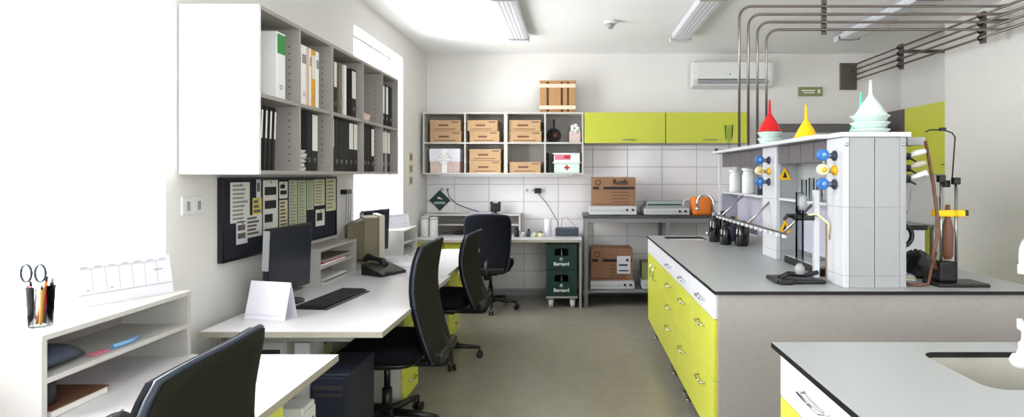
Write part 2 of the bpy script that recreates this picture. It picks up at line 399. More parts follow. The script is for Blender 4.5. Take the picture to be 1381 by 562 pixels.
# lime wall cabinets
for k, (a, b_) in enumerate(((.135, 1.064), (1.070, 2.02))):
    t = thing('wall_cabinet', ['lime green wall cabinet joined to the right end of the open shelves','lime green wall cabinet behind the steel pipes, right of the other one'][k], 'cabinet', ((a+b_)/2, 6.43, 1.80), 'lime wall cabinets on the back wall')
    MB().box(a, b_, 6.29, 6.585, 1.806, 2.16).build('body', 'board', t)
    d = MB().box(a+.002, b_-.002, 6.27, 6.289, 1.808, 2.158, bev=.0015).build('door', 'limed', t)
    hx = (847-VX)*6.27/F if k == 0 else (958-VX)*6.27/F
    MB().tube([(hx-.08,6.27,1.845),(hx-.08,6.25,1.845),(hx+.08,6.25,1.845),(hx+.08,6.27,1.845)], .005, 6).build('handle', 'steel', d)
t = thing('low_wall_cabinet', 'dark grey flat fronted wall cabinet low on the back wall behind the funnels', 'cabinet', (2.95, 6.43, 1.45))
MB().box(2.34, 3.56, 6.30, 6.58, 1.45, 2.03).build('body', 'shade', t)
for a in (2.342, 2.952): MB().box(a, a+.604, 6.28, 6.299, 1.452, 1.93).build('door', 'greyp', t)
MB().box(2.342, 3.558, 6.28, 6.299, 1.935, 2.03).build('fascia', 'shade', t)
# right wall cabinet
t = thing('wall_cabinet', 'lime green wall cabinet on the right wall behind the tall glassware', 'cabinet', (3.87, 5.95, 1.45))
MB().box(3.80, 3.94, 5.32, 6.25, 1.45, 2.195).build('body', 'board', t)
d = MB().box(3.78, 3.799, 5.32, 6.245, 1.452, 2.195, bev=.0015).build('door', 'lime', t)
MB().tube([(3.78,5.45,1.55),(3.76,5.45,1.55),(3.76,5.6,1.55),(3.78,5.6,1.55)], .005, 6).build('handle', 'steel', d)
tag(MB().box(3.782, 3.94, 6.255, 6.58, 1.45, 2.195).build('corner_cabinet', 'shade'), 'dark grey corner cabinet beside the lime one on the right wall', 'cabinet')
# air conditioner
t = thing('air_conditioner', 'white split air conditioner mounted high on the back wall', 'air conditioner', (1.87, 6.5, 2.47))
a, b_ = 1.41, 2.33
MB().prism([(a,6.58,2.47),(a,6.42,2.49),(a,6.38,2.56),(a,6.38,2.75),(a,6.41,2.775),(a,6.58,2.775)], (b_-a,0,0)).build('body', 'whitep', t)
MB().box(a+.03, b_-.03, 6.368, 6.379, 2.56, 2.755, bev=.004).build('front_panel', 'whitep', t)
MB().box(a+.05, b_-.08, 6.372, 6.381, 2.548, 2.555).build('air_slot', 'inkd', t)
MB().prism([(a+.05,6.385,2.51),(a+.05,6.395,2.505),(a+.05,6.38,2.54),(a+.05,6.374,2.54)], (b_-a-.1,0,0)).build('flap', 'greyp', t)
MB().lathe((1.83,6.366,2.61), [(.0,-.002),(.01,0),(.0,.004)], 8, T=Matrix.Rotation(PI/2,4,'X')).build('display_dot', 'greyp', t)
# green sign
x0, _, z1 = P(1078,117,6.56); x1, _, z0 = P(1110,129,6.56)
t = thing('wall_sign', 'small green and pale horizontal sign high on the back wall right of the air conditioner', 'sign', ((x0+x1)/2, 6.57, z0))
MB().box(x0, x1, 6.57, 6.595, z0, z1, bev=.003).build('board', 'sign', t)
MB().box(x0+.03, x1-.09, 6.566, 6.57, z0+.055, z0+.07).box(x0+.05, x1-.1, 6.566, 6.57, z0+.03, z0+.042).box(x1-.06, x1-.03, 6.566, 6.57, z0+.03, z1-.03).build('pictogram', 'paper', t)

# ------------------------------------------------------------------ pipes
PZ = [2.785, 2.722, 2.660, 2.600]
pp = Vector((0,0,0))
YP = 4.36
for i in range(4):
    xv = (997+i*12.2-VX)*YP/F; z = PZ[i]; r = .10
    pts = [(xv, YP, 1.66)] + arc((xv+r, YP, z-r), r, PI, PI/2, 7) + [(3.38, YP, z)]
    pts += [(3.42, YP-.02, z), (3.44, YP-.06, z), (3.44, 2.2, z)]
    tag(MB().tube(pts, .0105, 8).build('steel_pipe', 'pipe'), ['outermost steel pipe rising from the bench shelf and bending right under the ceiling',
        'second steel pipe from outside, rising from the bench shelf and bending right','third steel pipe from outside, rising from the bench shelf and bending right',
        'innermost and lowest bent steel pipe rising from the bench shelf'][i], 'pipe', 'bent steel pipes over the bench')
ZQ = [2.755, 2.692, 2.632, 2.572]
for i in range(4):
    zz = ZQ[i]
    tag(MB().tube([(3.36, 6.565, zz), (3.36, 6.3, zz), (3.36, 2.2, zz+.0)], .0105, 8).build('steel_pipe', 'pipe'),
        ['topmost steel pipe running from the wall plate towards the viewer','second steel pipe from the top, running out of the wall plate',
         'third steel pipe from the top, running out of the wall plate','lowest steel pipe running out of the wall plate'][i], 'pipe', 'straight steel pipes from the wall plate')
x0, _, z1 = P(1133,85,6.58); x1, _, z0 = P(1152,121,6.58)
t = thing('pipe_wall_plate', 'dark metal plate on the back wall where four pipes enter', 'plate', ((x0+x1)/2+.05, 6.585, z0))
MB().box(x0, x1+.03, 6.572, 6.598, z0, z1, bev=.003).build('plate', 'plate', t)
for zz in ZQ: MB().cyl((3.36,6.572,zz), (3.36,6.55,zz), .022, 10).build('collar', 'pipe', t)
xh = (1113-VX)*YP/F
t = thing('pipe_hanger', 'vertical steel hanger strap dropping from the ceiling to four horizontal pipes', 'hanger', (xh, YP, 2.57))
MB().box(xh-.02, xh+.02, YP+.016, YP+.03, 2.565, 2.90).build('strap', 'plate', t)
for z in PZ: MB().tube(arc((xh, YP, z), .018, 0, 2*PI*.98, 8, 'yz'), .005, 5).build('clamp', 'pipe', t)
MB().box(xh-.04, xh+.04, YP+.0, YP+.05, 2.888, 2.90).build('foot_plate', 'plate', t)
for k, px in enumerate((1212, 1321)):
    Y = 3.36*F/(px-VX)
    t = thing('pipe_bracket', ['dark bracket on the straight pipes nearer the back wall','dark bracket on the pipes nearer the viewer, upper right'][k], 'bracket', (3.42, Y, 2.53), 'brackets of the straight pipes')
    MB().box(3.376, 3.40, Y-.025, Y+.025, 2.53, 2.79).build('strut', 'plate', t)
    if Y > YJ: MB().box(3.40, XR, Y-.015, Y+.015, 2.70, 2.73).build('arm', 'plate', t)
    else: MB().box(3.40, XR2, Y-.015, Y+.015, 2.70, 2.73).build('arm', 'plate', t)
    for z in ZQ: MB().tube(arc((3.36, Y, z), .018, 0, 2*PI*.98, 8), .006, 5).build('clamp', 'blackp', t)

# ------------------------------------------------------------------ left wall: binder cabinet
Ys = [2.449, 2.80, 3.175, 3.648, 4.02, 4.377]; XF = -1.39; Z0, Z1, ZM = 1.45, 2.205, 1.805
t = thing('binder_cabinet', 'long light grey wall cabinet with ten open compartments of binders above the desks', 'cabinet', (-1.57, 3.41, Z0))
MB().box(XL+.005, XF, Ys[0]-.018, Ys[0], Z0, Z1, bev=.0015).build('end_panel', 'boardw', t)
MB().box(XL+.005, XL+.012, Ys[0], Ys[-1], Z0, Z1).build('back_panel', 'greyin', t)
MB().box(XL+.012, XF, Ys[0], Ys[-1], Z1-.018, Z1).build('top_panel', 'greyin', t)
MB().box(XL+.012, XF, Ys[0], Ys[-1], Z0, Z0+.018).build('bottom_panel', 'greyin', t)
for i, y in enumerate(Ys[1:]):
    wd = .016 if i == 1 else .009
    MB().box(XL+.012, XF, y-wd if i < 4 else y-.018, y+wd if i < 4 else y, Z0+.018, Z1-.018).build('divider', 'greyin', t)
for i in range(5):
    MB().box(XL+.012, XF-.003, Ys[i]+(.017 if i==2 else .0095 if i else 0), Ys[i+1]-(.018 if i==4 else .017 if i==1 else .0095), ZM-.009, ZM+.009).build('shelf_board', 'greyin', t)
m = MB()
for i in range(1, 5):
    wd = .016 if i == 2 else .009
    for zz in [Z0+.07+.034*k for k in range(18)]:
        if abs(zz-ZM) > .02: m.cyl((XF-.05, Ys[i]-wd-.0006, zz), (XF-.05, Ys[i]-wd+.0002, zz), .004, 6)
m.build('peg_holes', 'inkd', t, kind='stuff')
ROWZ = {'u': ZM+.009, 'l': Z0+.018}
def binder(y0, y1, row, body, lab, desc, h=.318, lz=(.45,.95), tilt=0, dep=.28, labc='paper'):
    z = ROWZ[row]; yc = (y0+y1)/2; hw = (y1-y0)/2; X1 = -1.42
    t = thing('binder', desc, 'binder', (X1-dep/2, yc, z), 'binders in the wall cabinet')
    MB().box(X1-dep, X1, yc-hw+.001, yc+hw-.001, z, z+h, bev=.002).build('cover', body, t)
    if lab: MB().box(X1, X1+.0015, yc-hw+.006 if hw>.015 else yc-hw*.6, yc+hw-.006 if hw>.015 else yc+hw*.6, z+h*lz[0], z+h*lz[1]).build('spine_label', lab, t)
    if hw > .02 and labc:
        MB().tube(arc((X1+.001, yc, z+.06), .011, 0, 2*PI*.95, 8, 'yz'), .002, 4).build('finger_ring', 'steel', t)
    if tilt: t.rotation_euler = (tilt, 0, 0)
    return t
def yy(px): return YX(px, -1.42)
binder(2.634, 2.715, 'u', 'boardw', 'green', 'wide white binder with a green spine label alone in the first upper compartment', h=.325, lz=(.68,.97))
for k in range(4):
    a = 2.475+.037*k
    binder(a+.012, a+.03, 'l', 'inkd', 'paper', ['leftmost','second','third','rightmost'][k]+' of four thin black leaning folders in the first lower compartment', h=.30, lz=(.5,.93), tilt=-.06, dep=.24)
u2 = [(2.825,2.875,'boardw','ink','wide white binder first in the second upper compartment'),(2.877,2.93,'boardw','ink','wide white binder second in the second upper compartment'),
      (2.932,2.962,'skinp',None,'pale pink binder beside the amber one'),(2.964,2.984,'boardw','ink','thin white folder left of the amber binder'),(2.986,3.035,'amber','paper','amber yellow binder in the second upper compartment'),(3.037,3.075,'boardw','ink','white folder right of the amber binder'),]
for a, b_, c, l, d in u2: binder(a, b_, 'u', c, l, d, lz=(.7,.85) if c=='boardw' else (.5,.9))
binder(2.94, 2.985, 'l', 'inkd', None, 'plain black binder behind the paper stack in the second lower compartment')
binder(2.99, 3.06, 'l', 'inkd', 'paper', 'black binder with tall white label in the second lower compartment', lz=(.35,.97))
def stack(x, y, z, label, n=12, w_=.21, l=.12, m_='paper', hh=.008):
    t = thing('paper_stack', label, 'papers', (x, y, z))
    for k in range(n):
        dx, dy = random.uniform(-.008,.008), random.uniform(-.006,.006)
        MB().box(x-w_/2+dx, x+w_/2+dx, y-l/2+dy, y+l/2+dy, z+k*hh, z+k*hh+hh-.0015).build('sheaf', 'ink' if k % 3 == 2 else m_, t)
    return t
stack(-1.51, 2.868, ROWZ['l'], 'loose pile of papers at the bottom of the second lower compartment', 14, .18, .11)
binder(3.205, 3.26, 'u', 'inkd', 'paper', 'black binder with white label first in the third upper compartment')
binder(3.262, 3.31, 'u', 'inkd', 'paper', 'black binder with white label second in the third upper compartment', lz=(.5,.97))
binder(3.335, 3.385, 'u', 'beiged', None, 'plain grey brown binder in the third upper compartment')
binder(3.42, 3.45, 'u', 'boardw', None, 'thin white file box in the third upper compartment')
binder(3.53, 3.60, 'u', 'inkd', 'paper', 'black binder with white label at the right of the third upper compartment', lz=(.4,.95))
for k, (a, b_) in enumerate(((3.20,3.27),(3.272,3.34),(3.342,3.41),(3.412,3.48),(3.485,3.555),(3.557,3.625))):
    binder(a, b_, 'l', 'inkd', 'paper' if k in (0,4,5) else None, ['first, white-labelled','second, plain','third, plain','fourth, plain','fifth, white-labelled','sixth, white-labelled'][k]+' black binder of the full third lower compartment', lz=(.45,.97))
for k, (a, b_) in enumerate(((3.665,3.72),(3.722,3.79),(3.792,3.85),(3.87,3.93))):
    binder(a, b_, 'l', 'inkd', 'paper' if k in (0,3) else None, ['first, white-labelled','second, plain','third, plain','fourth, white-labelled'][k]+' black binder of the fourth lower compartment', lz=(.35,.95))
for k, (a, b_) in enumerate(((4.035,4.09),(4.092,4.15),(4.17,4.23),(4.26,4.32))):
    binder(a, b_, 'u', 'inkd', 'paper' if k in (1,2) else None, ['first, plain','second, white-labelled','third, white-labelled','fourth, plain'][k]+' black binder of the fifth upper compartment', lz=(.3,.95))
for k, (a, b_) in enumerate(((4.035,4.09),(4.092,4.15),(4.152,4.21),(4.212,4.27))):
    binder(a, b_, 'l', 'inkd' if k%2 else 'ink', 'paper', ['first, grey','second, black','third, grey','fourth, black'][k]+' binder of the fifth lower compartment', lz=(.45,.95))
# crumpled bag in the fourth upper compartment
m = MB(); c = Vector((-1.50, 3.83, ROWZ['u']))
rr = []
for j, (r, z) in enumerate([(.05,0),(.075,.015),(.07,.05),(.045,.08),(.012,.095)]):
    rr.append([c+Vector(((r+random.uniform(-.014,.014))*math.cos(k*PI/6), (r*1.5+random.uniform(-.02,.02))*math.sin(k*PI/6), z+ (random.uniform(-.006,.006) if j else 0))) for k in range(12)])
m.rings(rr, sm=False); tag(m.build('crumpled_bag', 'skinp'), 'crumpled pale plastic bag lying in the nearly empty fourth upper compartment', 'bag')

# ------------------------------------------------------------------ noticeboard + papers
def wz(px, py, X): Y = YX(px, X); return Y, EYE-(py-VY)*Y/F
y0 = YX(298, -1.73); y1 = YX(453, -1.73)
t = thing('noticeboard', 'dark navy noticeboard under the binder cabinet, covered with pinned papers', 'noticeboard', (-1.74, (y0+y1)/2, 1.0))
MB().box(-1.748, -1.728, y0+.012, y1-.012, 1.022, 1.422, bev=.003).build('felt', 'navy', t)
m = MB().box(-1.748, -1.722, y0, y0+.012, 1.01, 1.434).box(-1.748, -1.722, y1-.012, y1, 1.01, 1.434).box(-1.748, -1.722, y0+.012, y1-.012, 1.01, 1.022).box(-1.748, -1.722, y0+.012, y1-.012, 1.422, 1.434)
m.build('frame', 'blackp', t)
def pinned(pxa, pya, pxb, pyb, m_, label, lines=6, lm='inkp', dz=0, x=-1.7265):
    ya, za = wz(pxa, pya, -1.725); yb, zb = wz(pxb, pyb, -1.725)
    za = EYE-(pya-VY)*ya/F; zb = EYE-(pyb-VY)*yb/F
    t = thing('pinned_paper', label, 'paper', (-1.725, (ya+yb)/2, min(za, zb)), 'papers pinned to the noticeboard')
    MB().box(x, x+.001, ya, yb, zb, za).build('sheet', m_, t)
    hgt = za-zb; wdt = yb-ya; m = MB()
    for k in range(lines):
        zz = za-hgt*(k+.8)/(lines+.8); m.box(x+.001, x+.0014, ya+wdt*.1, yb-wdt*random.uniform(.08,.4), zz-hgt*.12/lines*2, zz+hgt*.12/lines*2)
    if lines: m.build('printed_lines', lm, t)
    MB().lathe((x+.003, (ya+yb)/2, za-.012), [(.005,-.002),(.006,.002),(.0,.006)], 8, T=Matrix.Rotation(PI/2,4,'Y')).build('pin', 'greyp', t)
pinned(311,246,337,298,'paper','large typed sheet at the left end of the noticeboard',9,'ink')
pinned(319,299,334,327,'paperw','small white slip hanging lowest on the left of the noticeboard',2)
pinned(331,291,353,317,'paper','grey typed note overlapping low beside the small white slip',5,x=-1.7250)
pinned(346,241,352,266,'paperw','narrow white strip at the top of the noticeboard, second from left',1)
pinned(341,267,353,290,'yellowp','small yellowish note under the narrow white strip',3)
pinned(355,243,375,310,'paper','tall sheet with dark picture bands in the middle of the noticeboard',3,'inkd')
pinned(377,245,388,267,'paper','small white note right of the tall picture sheet',2,'inkd')
pinned(377,270,388,306,'cream','striped narrow list right of the tall picture sheet',7,'inkp')
pinned(390,243,401,305,'greenp','first of three tall greenish timetables on the noticeboard',14,'ink')
pinned(402,243,413,303,'greenp','second of three tall greenish timetables on the noticeboard',14,'ink')
pinned(414,243,423,282,'greenp','third and shortest of the three greenish timetables on the noticeboard',12,'ink')
pinned(424,242,438,276,'cream','cream sheet right of the greenish timetables',8,'ink')
pinned(426,283,438,303,'paper','small sheet with a dark round picture low on the noticeboard',1,'inkd')
pinned(440,241,453,283,'cream','pale cream sheet at the right end of the noticeboard',8,'ink')
# scissors with orange handles on the board
ys, zs = wz(410, 312, -1.69)
t = thing('scissors', 'orange handled scissors hanging on the noticeboard above the screen', 'scissors', (-1.70, ys, zs-.06))
for s_ in (-1, 1):
    MB().tube(arc((-1.70, ys+s_*.03, zs+.01), .024, 0, 2*PI, 12, 'yz')[:-1], .009, 6, close=True).build('handle', 'orange', t)
MB().box(-1.703, -1.697, ys-.014, ys+.014, zs-.11, zs-.01).build('blades', 'orange', t)

# sockets on left wall
def socket(x, y, z, label, face='x', n=2):
    t = thing('wall_socket', label, 'socket', (x, y, z-.04))
    for k in range(n):
        o = (k-(n-1)/2)*.072
        if face == 'x':
            MB().box(x, x+.01, y+o-.035, y+o+.035, z-.042, z+.042, bev=.003).build('plate', 'whitep', t)
            MB().box(x+.01, x+.012, y+o-.008, y+o+.012, z-.022, z+.02, bev=.0).build('recess', 'ink', t)
        else:
            MB().box(x+o-.035, x+o+.035, y-.01, y, z-.04, z+.04, bev=.003).build('plate', 'whitep', t)
            MB().lathe((x+o, y-.012, z), [(.0,0),(.018,.0),(.018,.003)], 12, T=Matrix.Rotation(PI/2,4,'X')).build('recess', 'equip', t)
socket(XL, 2.52, 1.307, 'double white socket on the left wall below the big cabinet end')
socket((600-VX)*6.58/F, 6.588, 1.27, 'double white socket on the tiles above the dark diamond sign', 'y')
socket((715-VX)*6.58/F, 6.588, 1.26, 'double white socket on the tiles with a black plug in it', 'y', 2)
# hook with cables
Yh = YX(466, -1.73)
t = thing('cable_hook', 'black wall hook with grey cables hanging between noticeboard and window', 'hook', (-1.74, Yh, 1.2))
MB().box(XL, -1.70, Yh-.05, Yh+.05, 1.30, 1.335, bev=.004).build('bracket', 'blackp', t)
for k, o in enumerate((-.04, .0, .045)):
    MB().tube([(-1.71,Yh+o,1.32),(-1.70,Yh+o-.01,1.25),(-1.715,Yh+o+.01,1.1),(-1.71,Yh+o,.98),(-1.72,Yh+o-.02,.80)], .004, 6).build('cable', 'ink', t)
# strip with three small prints beyond the window
Yp = YX(555, -1.74)
t = thing('print_strip', 'vertical strip of three small beige prints on the wall beyond the far window', 'picture', (-1.745, Yp, 1.33))
for k in range(3):
    z = 1.33+k*.125
    f = MB().box(XL+.001, XL+.006, Yp-.07, Yp+.07, z, z+.11).build('print', 'cream', t)
    for q in range(3): MB().box(XL+.006, XL+.0075, Yp-.05+q*.035, Yp-.03+q*.035, z+.02, z+.09).build('character', 'inkp', f)

# ------------------------------------------------------------------ office chairs (model faces +y)
def interp(prof, z):
    for (a, va), (b_, vb) in zip(prof, prof[1:]):
        if a <= z <= b_: 
            k = (z-a)/(b_-a); k = k*k*(3-2*k) if 0 else k; return va+(vb-va)*k
    return prof[-1][1] if z > prof[-1][0] else prof[0][1]
def chair(loc, rz, label, top=1.07, spin=0.0, wid=.235, star=0.0, back='mesh'):
    t = thing('office_chair', label, 'chair', (0,0,0), 'black office chairs')
    zs_ = .47
    # seat cushion: rounded superellipse loft
    def cushion(cz, hx, hy, hh, n=28, yo=.02):
        rings = []
        for r, z in ((.90,-hh),(.985,-hh*.6),(1,0),(.985,hh*.5),(.93,hh*.85),(.75,hh*1.05),(.4,hh*1.1)):
            ring = []
            for k in range(n):
                a = 2*PI*k/n; ca, sa = math.cos(a), math.sin(a); e = .5
                x = hx*r*math.copysign(abs(ca)**e, ca); y = hy*r*math.copysign(abs(sa)**e, sa)
                ring.append((x, y+yo, cz+z + (-.10*max(0, (y/hy)-.35)**2)*1.2 + .02*(x/hx)**2))
            rings.append(ring)
        return rings
    MB().rings(cushion(zs_, .245, .245, .045)).build('seat', 'blackf', t)
    MB().rings(cushion(zs_-.055, .225, .22, .018)).build('seat_shell', 'blackp', t)
    prof = [(.44,-.115),(.50,-.10),(.58,-.072),(.66,-.05),(.735,-.034),(.82,-.026),(.89,-.028),(.98,-.042),(1.08,-.066)]
    zb0 = .44; nu, nv = 14, 18
    def surf(off, inset=0.0):
        g = []
        for j in range(nv+1):
            v = j/nv; z = zb0+(1.07-zb0)*v
            w_ = wid*(.86+.14*math.sin(PI*min(1, v*1.15)*.5+.2))
            if v > .86: w_ *= math.sqrt(max(0, 1-((v-.86)/.14)**2*.20))
            if v < .1: w_ *= .9+.1*(v/.1)
            row = []
            for i in range(nu+1):
                u = -1+2*i/nu; zz = zb0+(z-zb0)*(top-zb0)/(1.07-zb0)
                if v > .8: zz += -.018*abs(u)**3*(v-.8)/.2
                y = -.225+interp(prof, z)*1.0+.036*abs(u)**2.2+off
                row.append(Vector(((w_-inset)*u, y, zz)))
            g.append(row)
        return g
    def panel(g1, g2, name, m_):
        m = MB(); bm = m.bm
        A = [[bm.verts.new(p) for p in r] for r in g1]; B = [[bm.verts.new(p) for p in r] for r in g2]
        nj, ni = len(A), len(A[0])
        for j in range(nj-1):
            for i in range(ni-1):
                bm.faces.new((A[j][i],A[j][i+1],A[j+1][i+1],A[j+1][i])); bm.faces.new((B[j][i+1],B[j][i],B[j+1][i],B[j+1][i+1]))
        ring = [(0,i) for i in range(ni)]+[(j,ni-1) for j in range(1,nj)]+[(nj-1,i) for i in range(ni-2,-1,-1)]+[(j,0) for j in range(nj-2,0,-1)]
        for k in range(len(ring)):
            a = ring[k]; b_ = ring[(k+1)%len(ring)]
            bm.faces.new((A[b_[0]][b_[1]],A[a[0]][a[1]],B[a[0]][a[1]],B[b_[0]][b_[1]]))
        for f in bm.faces: f.smooth = True
        return m.build(name, m_, t), ring
    gf, gm, gb = surf(.024), surf(0), surf(-.016, .008)
    panel(gf, gm, 'backrest', 'blackf'); _, ring = panel([[p+Vector((0,-.001,0)) for p in r] for r in gm], gb, 'back_cover', back)
    g = surf(.004); pts = [g[a][b_] for a, b_ in ring]
    MB().tube([p+Vector((0,-.004,0)) for p in pts], .0085, 6, close=True).build('edge_piping', 'rim', t)
    # mechanism, spine, collar
    m = MB().box(-.09,.09,-.12,.10,.375,.40, bev=.008).box(-.03,.03,-.33,-.10,.37,.40, bev=.006)
    m.tube([(0,-.32,.385),(0,-.345,.43),(0,-.325,.50),(0,-.275,.60)], [.03,.032,.03,.02], 8); m.build('back_bracket', 'blackp', t)
    MB().box(-.185,.185,-.36,-.30,.43,.495, bev=.015).build('lumbar_housing', 'blackp', t)
    MB().tube([(.09,-.02,.385),(.20,-.03,.385),(.235,-.03,.375)], .006, 6).build('height_lever', 'whitep', t)
    for s_ in (-1, 1):
        MB().prism([(s_*.165,-.295,.44),(s_*.165,-.275,.44),(s_*.165,-.27,.50),(s_*.165,-.285,.53),(s_*.165,-.30,.50)], (s_*.02,0,0)).build('side_clip', 'whitep' if s_ == 1 else 'greyp', t)
    MB().cyl((0,0,.10),(0,0,.24),.028,14).cyl((0,0,.24),(0,0,.385),.018,12).build('gas_column', 'blackp', t)
    MB().lathe((0,0,.075), [(.045,0),(.05,.02),(.04,.055)], 14).build('base_hub', 'blackp', t)
    for k in range(5):
        a = star+k*2*PI/5; d = Vector((math.cos(a), math.sin(a), 0)); e = d*.29
        lg = MB().tube([d*.03+Vector((0,0,.105)), d*.16+Vector((0,0,.098)), e+Vector((0,0,.082))], [.024,.02,.014], 8).build('base_arm', 'blackp', t)
        n = Vector((-d.y, d.x, 0)); m = MB()
        m.cyl(e+Vector((0,0,.085)), e+Vector((0,0,.05)), .007, 6)
        for s_ in (-1, 1): m.cyl(e+n*s_*.010+Vector((0,0,.0265)), e+n*s_*.026+Vector((0,0,.0265)), .0265, 12)
        m.tube([e+n*-.01+Vector((0,0,.0265)), e+n*.01+Vector((0,0,.0265))], .008, 6)
        m.build('caster', 'blackp', lg)
    t.location = loc; t.rotation_euler = (0,0,rz)
    return t
chair((-1.055, 1.225, 0), PI/2+.06, 'black office chair nearest the viewer, its tall backrest cutting across the near desk', 1.07, wid=.215)
chair((-1.05, 3.11, 0), PI/2, 'black office chair with dark olive mesh back at the middle desk', 1.08, star=-.35)
chair((-1.02, 4.30, 0), PI/2-.06, 'black office chair half hidden behind the middle one at the far left desk', 1.01, star=-1.35)
chair((-.885, 5.93, 0), .02, 'black office chair seen from behind at the desk along the back wall', 1.035, star=-PI/2+.15, wid=.24, back='blackf')

# ------------------------------------------------------------------ desks (left row)
def desk(x0, x1, y0, y1, label, legs, ztop=.75, edge='x'):
    t = thing('desk', label, 'desk', ((x0+x1)/2, (y0+y1)/2, 0), 'pale laminate desks')
    MB().edge_box(x0, x1, y0, y1, ztop-.026, ztop).build('desktop', ['deskt','deske'], t)
    for (lx, ly) in legs:
        MB().box(lx-.035, lx+.035, ly-.025, ly+.025, .03, ztop-.06, bev=.003).box(lx-.30, lx+.22, ly-.025, ly+.025, ztop-.055, ztop-.027, bev=.003).build('leg', 'framegrey', t)
        MB().box(lx-.33, lx+.14, ly-.03, ly+.03, 0.0, .03, bev=.004).build('foot', 'framegrey', t)
    MB().box(x0+.04, x0+.058, y0+.06, y1-.06, .35, ztop-.03).build('modesty_panel', 'greybd', t)
    return t
desk(-1.74, -.91, .45, 2.135, 'pale grey desk nearest the viewer under the big window', [(-1.30, .55), (-1.30, 2.08)])
desk(-1.66, -.845, 2.44, 3.80, 'pale grey middle desk carrying the black screen and keyboard', [(-1.22, 2.50), (-1.26, 3.74)])
desk(-1.66, -.87, 3.804, 5.15, 'pale grey far left desk carrying the beige monitor and telephone', [(-1.26, 3.87), (-1.26, 5.08)])
def pedestal(x1, y0, y1, label, n=4, d=.44):
    t = thing('drawer_pedestal', label, 'cabinet', (x1-d/2, (y0+y1)/2, 0), 'lime drawer pedestals under the desks')
    MB().box(x1-d, x1-.018, y0, y1, .04, .66).build('body', 'board', t)
    for yy_ in (y0+.04, y1-.04):
        for xx in (x1-.06, x1-d+.06): MB().cyl((xx,yy_-.012,.02),(xx,yy_+.012,.02),.02,10).build('castor', 'blackp', t)
    h = .61/n
    for k in range(n):
        z = .045+k*h
        dr = MB().box(x1-.017, x1, y0+.002, y1-.002, z+.002, z+h-.002, bev=.0015).build('drawer', 'lime', t)
        yc = (y0+y1)/2; MB().tube([(x1,yc-.06,z+h*.6),(x1+.022,yc-.05,z+h*.6),(x1+.022,yc+.05,z+h*.6),(x1,yc+.06,z+h*.6)], .005, 6).build('handle', 'chrome', dr)
pedestal(-1.0, 1.52, 1.90, 'lime drawer pedestal under the desk nearest the viewer')
pedestal(-1.04, 3.385, 3.70, 'lime drawer pedestal under the middle desk beyond the chair seat')
pedestal(-1.04, 4.62, 5.0, 'lime drawer pedestal under the far left desk')
# computers under desks
def tower(x0,x1,y0,y1,h,m_,label,front='-y'):
    t = thing('computer_tower', label, 'computer', ((x0+x1)/2,(y0+y1)/2,0))
    for a in (x0+.03, x1-.03):
        for b_ in (y0+.03, y1-.03): MB().box(a-.012,a+.012,b_-.012,b_+.012,0,.02).build('foot','blackp',t)
    MB().box(x0,x1,y0,y1,.02,h,bev=.005).build('case', m_, t)
    if front == '-y':
        f = MB().box(x0+.01,x1-.01,y0-.008,y0,.035,h-.015,bev=.003).build('front_panel', m_, t)
        MB().box(x0+.025,x1-.025,y0-.010,y0-.008,h-.07,h-.05).box(x0+.025,x1-.025,y0-.010,y0-.008,h-.10,h-.085).build('drive_bay','inkd',f)
    else:
        f = MB().box(x1,x1+.008,y0+.01,y1-.01,.035,h-.015,bev=.003).build('front_panel', m_, t)
        MB().box(x1+.008,x1+.010,y0+.03,y1-.03,h-.07,h-.05).build('drive_bay','inkd',f)
    return t
tower(-1.175,-1.0,2.46,2.77,.555,'bluetower','dark blue computer tower on the floor at the near end of the middle desk')
tw = tower(-1.60,-1.335,2.56,2.95,.685,'pcwhite','pale computer tower in the shade under the middle desk near the wall')
tw2 = tower(-1.36,-.955,1.94,2.035,.62,'pcwhite','slim pale computer case with a pink sticker under the near desk', '+x')
MB().lathe((-.985,1.9385,.56),[(.0,-.0005),(.02,0),(.0,.0005)],10,T=Matrix.Rotation(PI/2,4,'X')).build('sticker','pink',tw2)
t = thing('archive_carton', 'brown cardboard carton on the floor under the middle desk beside the lime pedestal', 'box', (-1.33,3.55,0))
MB().box(-1.60,-1.52,3.43,3.68,0,.27,bev=.003).build('body','card',t); MB().box(-1.603,-1.517,3.427,3.683,.24,.272).build('lid','orange',t)

# ------------------------------------------------------------------ desktop shelf units
def dshelf(x1, y0, y1, zb, zt, label, x0=None, mids=1, midz=None, mt='board'):
    x0 = XL+.006 if x0 is None else x0
    t = thing('desktop_shelf', label, 'shelf', ((x0+x1)/2,(y0+y1)/2,zb), 'small shelf units on the desks')
    w_ = .016
    MB().box(x0,x1,y0,y1,zt-w_,zt,bev=.001).build('top_panel', mt, t)
    for a in (y0, y1-w_): MB().box(x0,x1-.002,a,a+w_,zb,zt-w_).build('side_panel', mt, t)
    MB().box(x0,x0+.008,y0+w_,y1-w_,zb,zt-w_).build('back_panel','greyin',t)
    for k in range(mids):
        z = midz[k] if midz else zb+(zt-zb)*(k+1)/(mids+1)
        MB().box(x0+.008,x1-.003,y0+w_,y1-w_,z-.008,z+.008).build('shelf_board', mt, t)
    return t
dshelf(-1.478, 1.53, 2.128, .75, 1.0, 'pale grey shelf unit on the near desk under the pen cup and calendar', midz=[.868])
dshelf(-1.565, 3.40, 3.98, .75, .985, 'grey shelf unit on the middle desk behind the black screen', x0=-1.745, mids=1, midz=[.865], mt='board_shaded')
dshelf(-1.452, 4.72, 5.13, .75, .968, 'pale shelf unit on the far left desk before the far window', x0=-1.745, mids=1, midz=[.855])

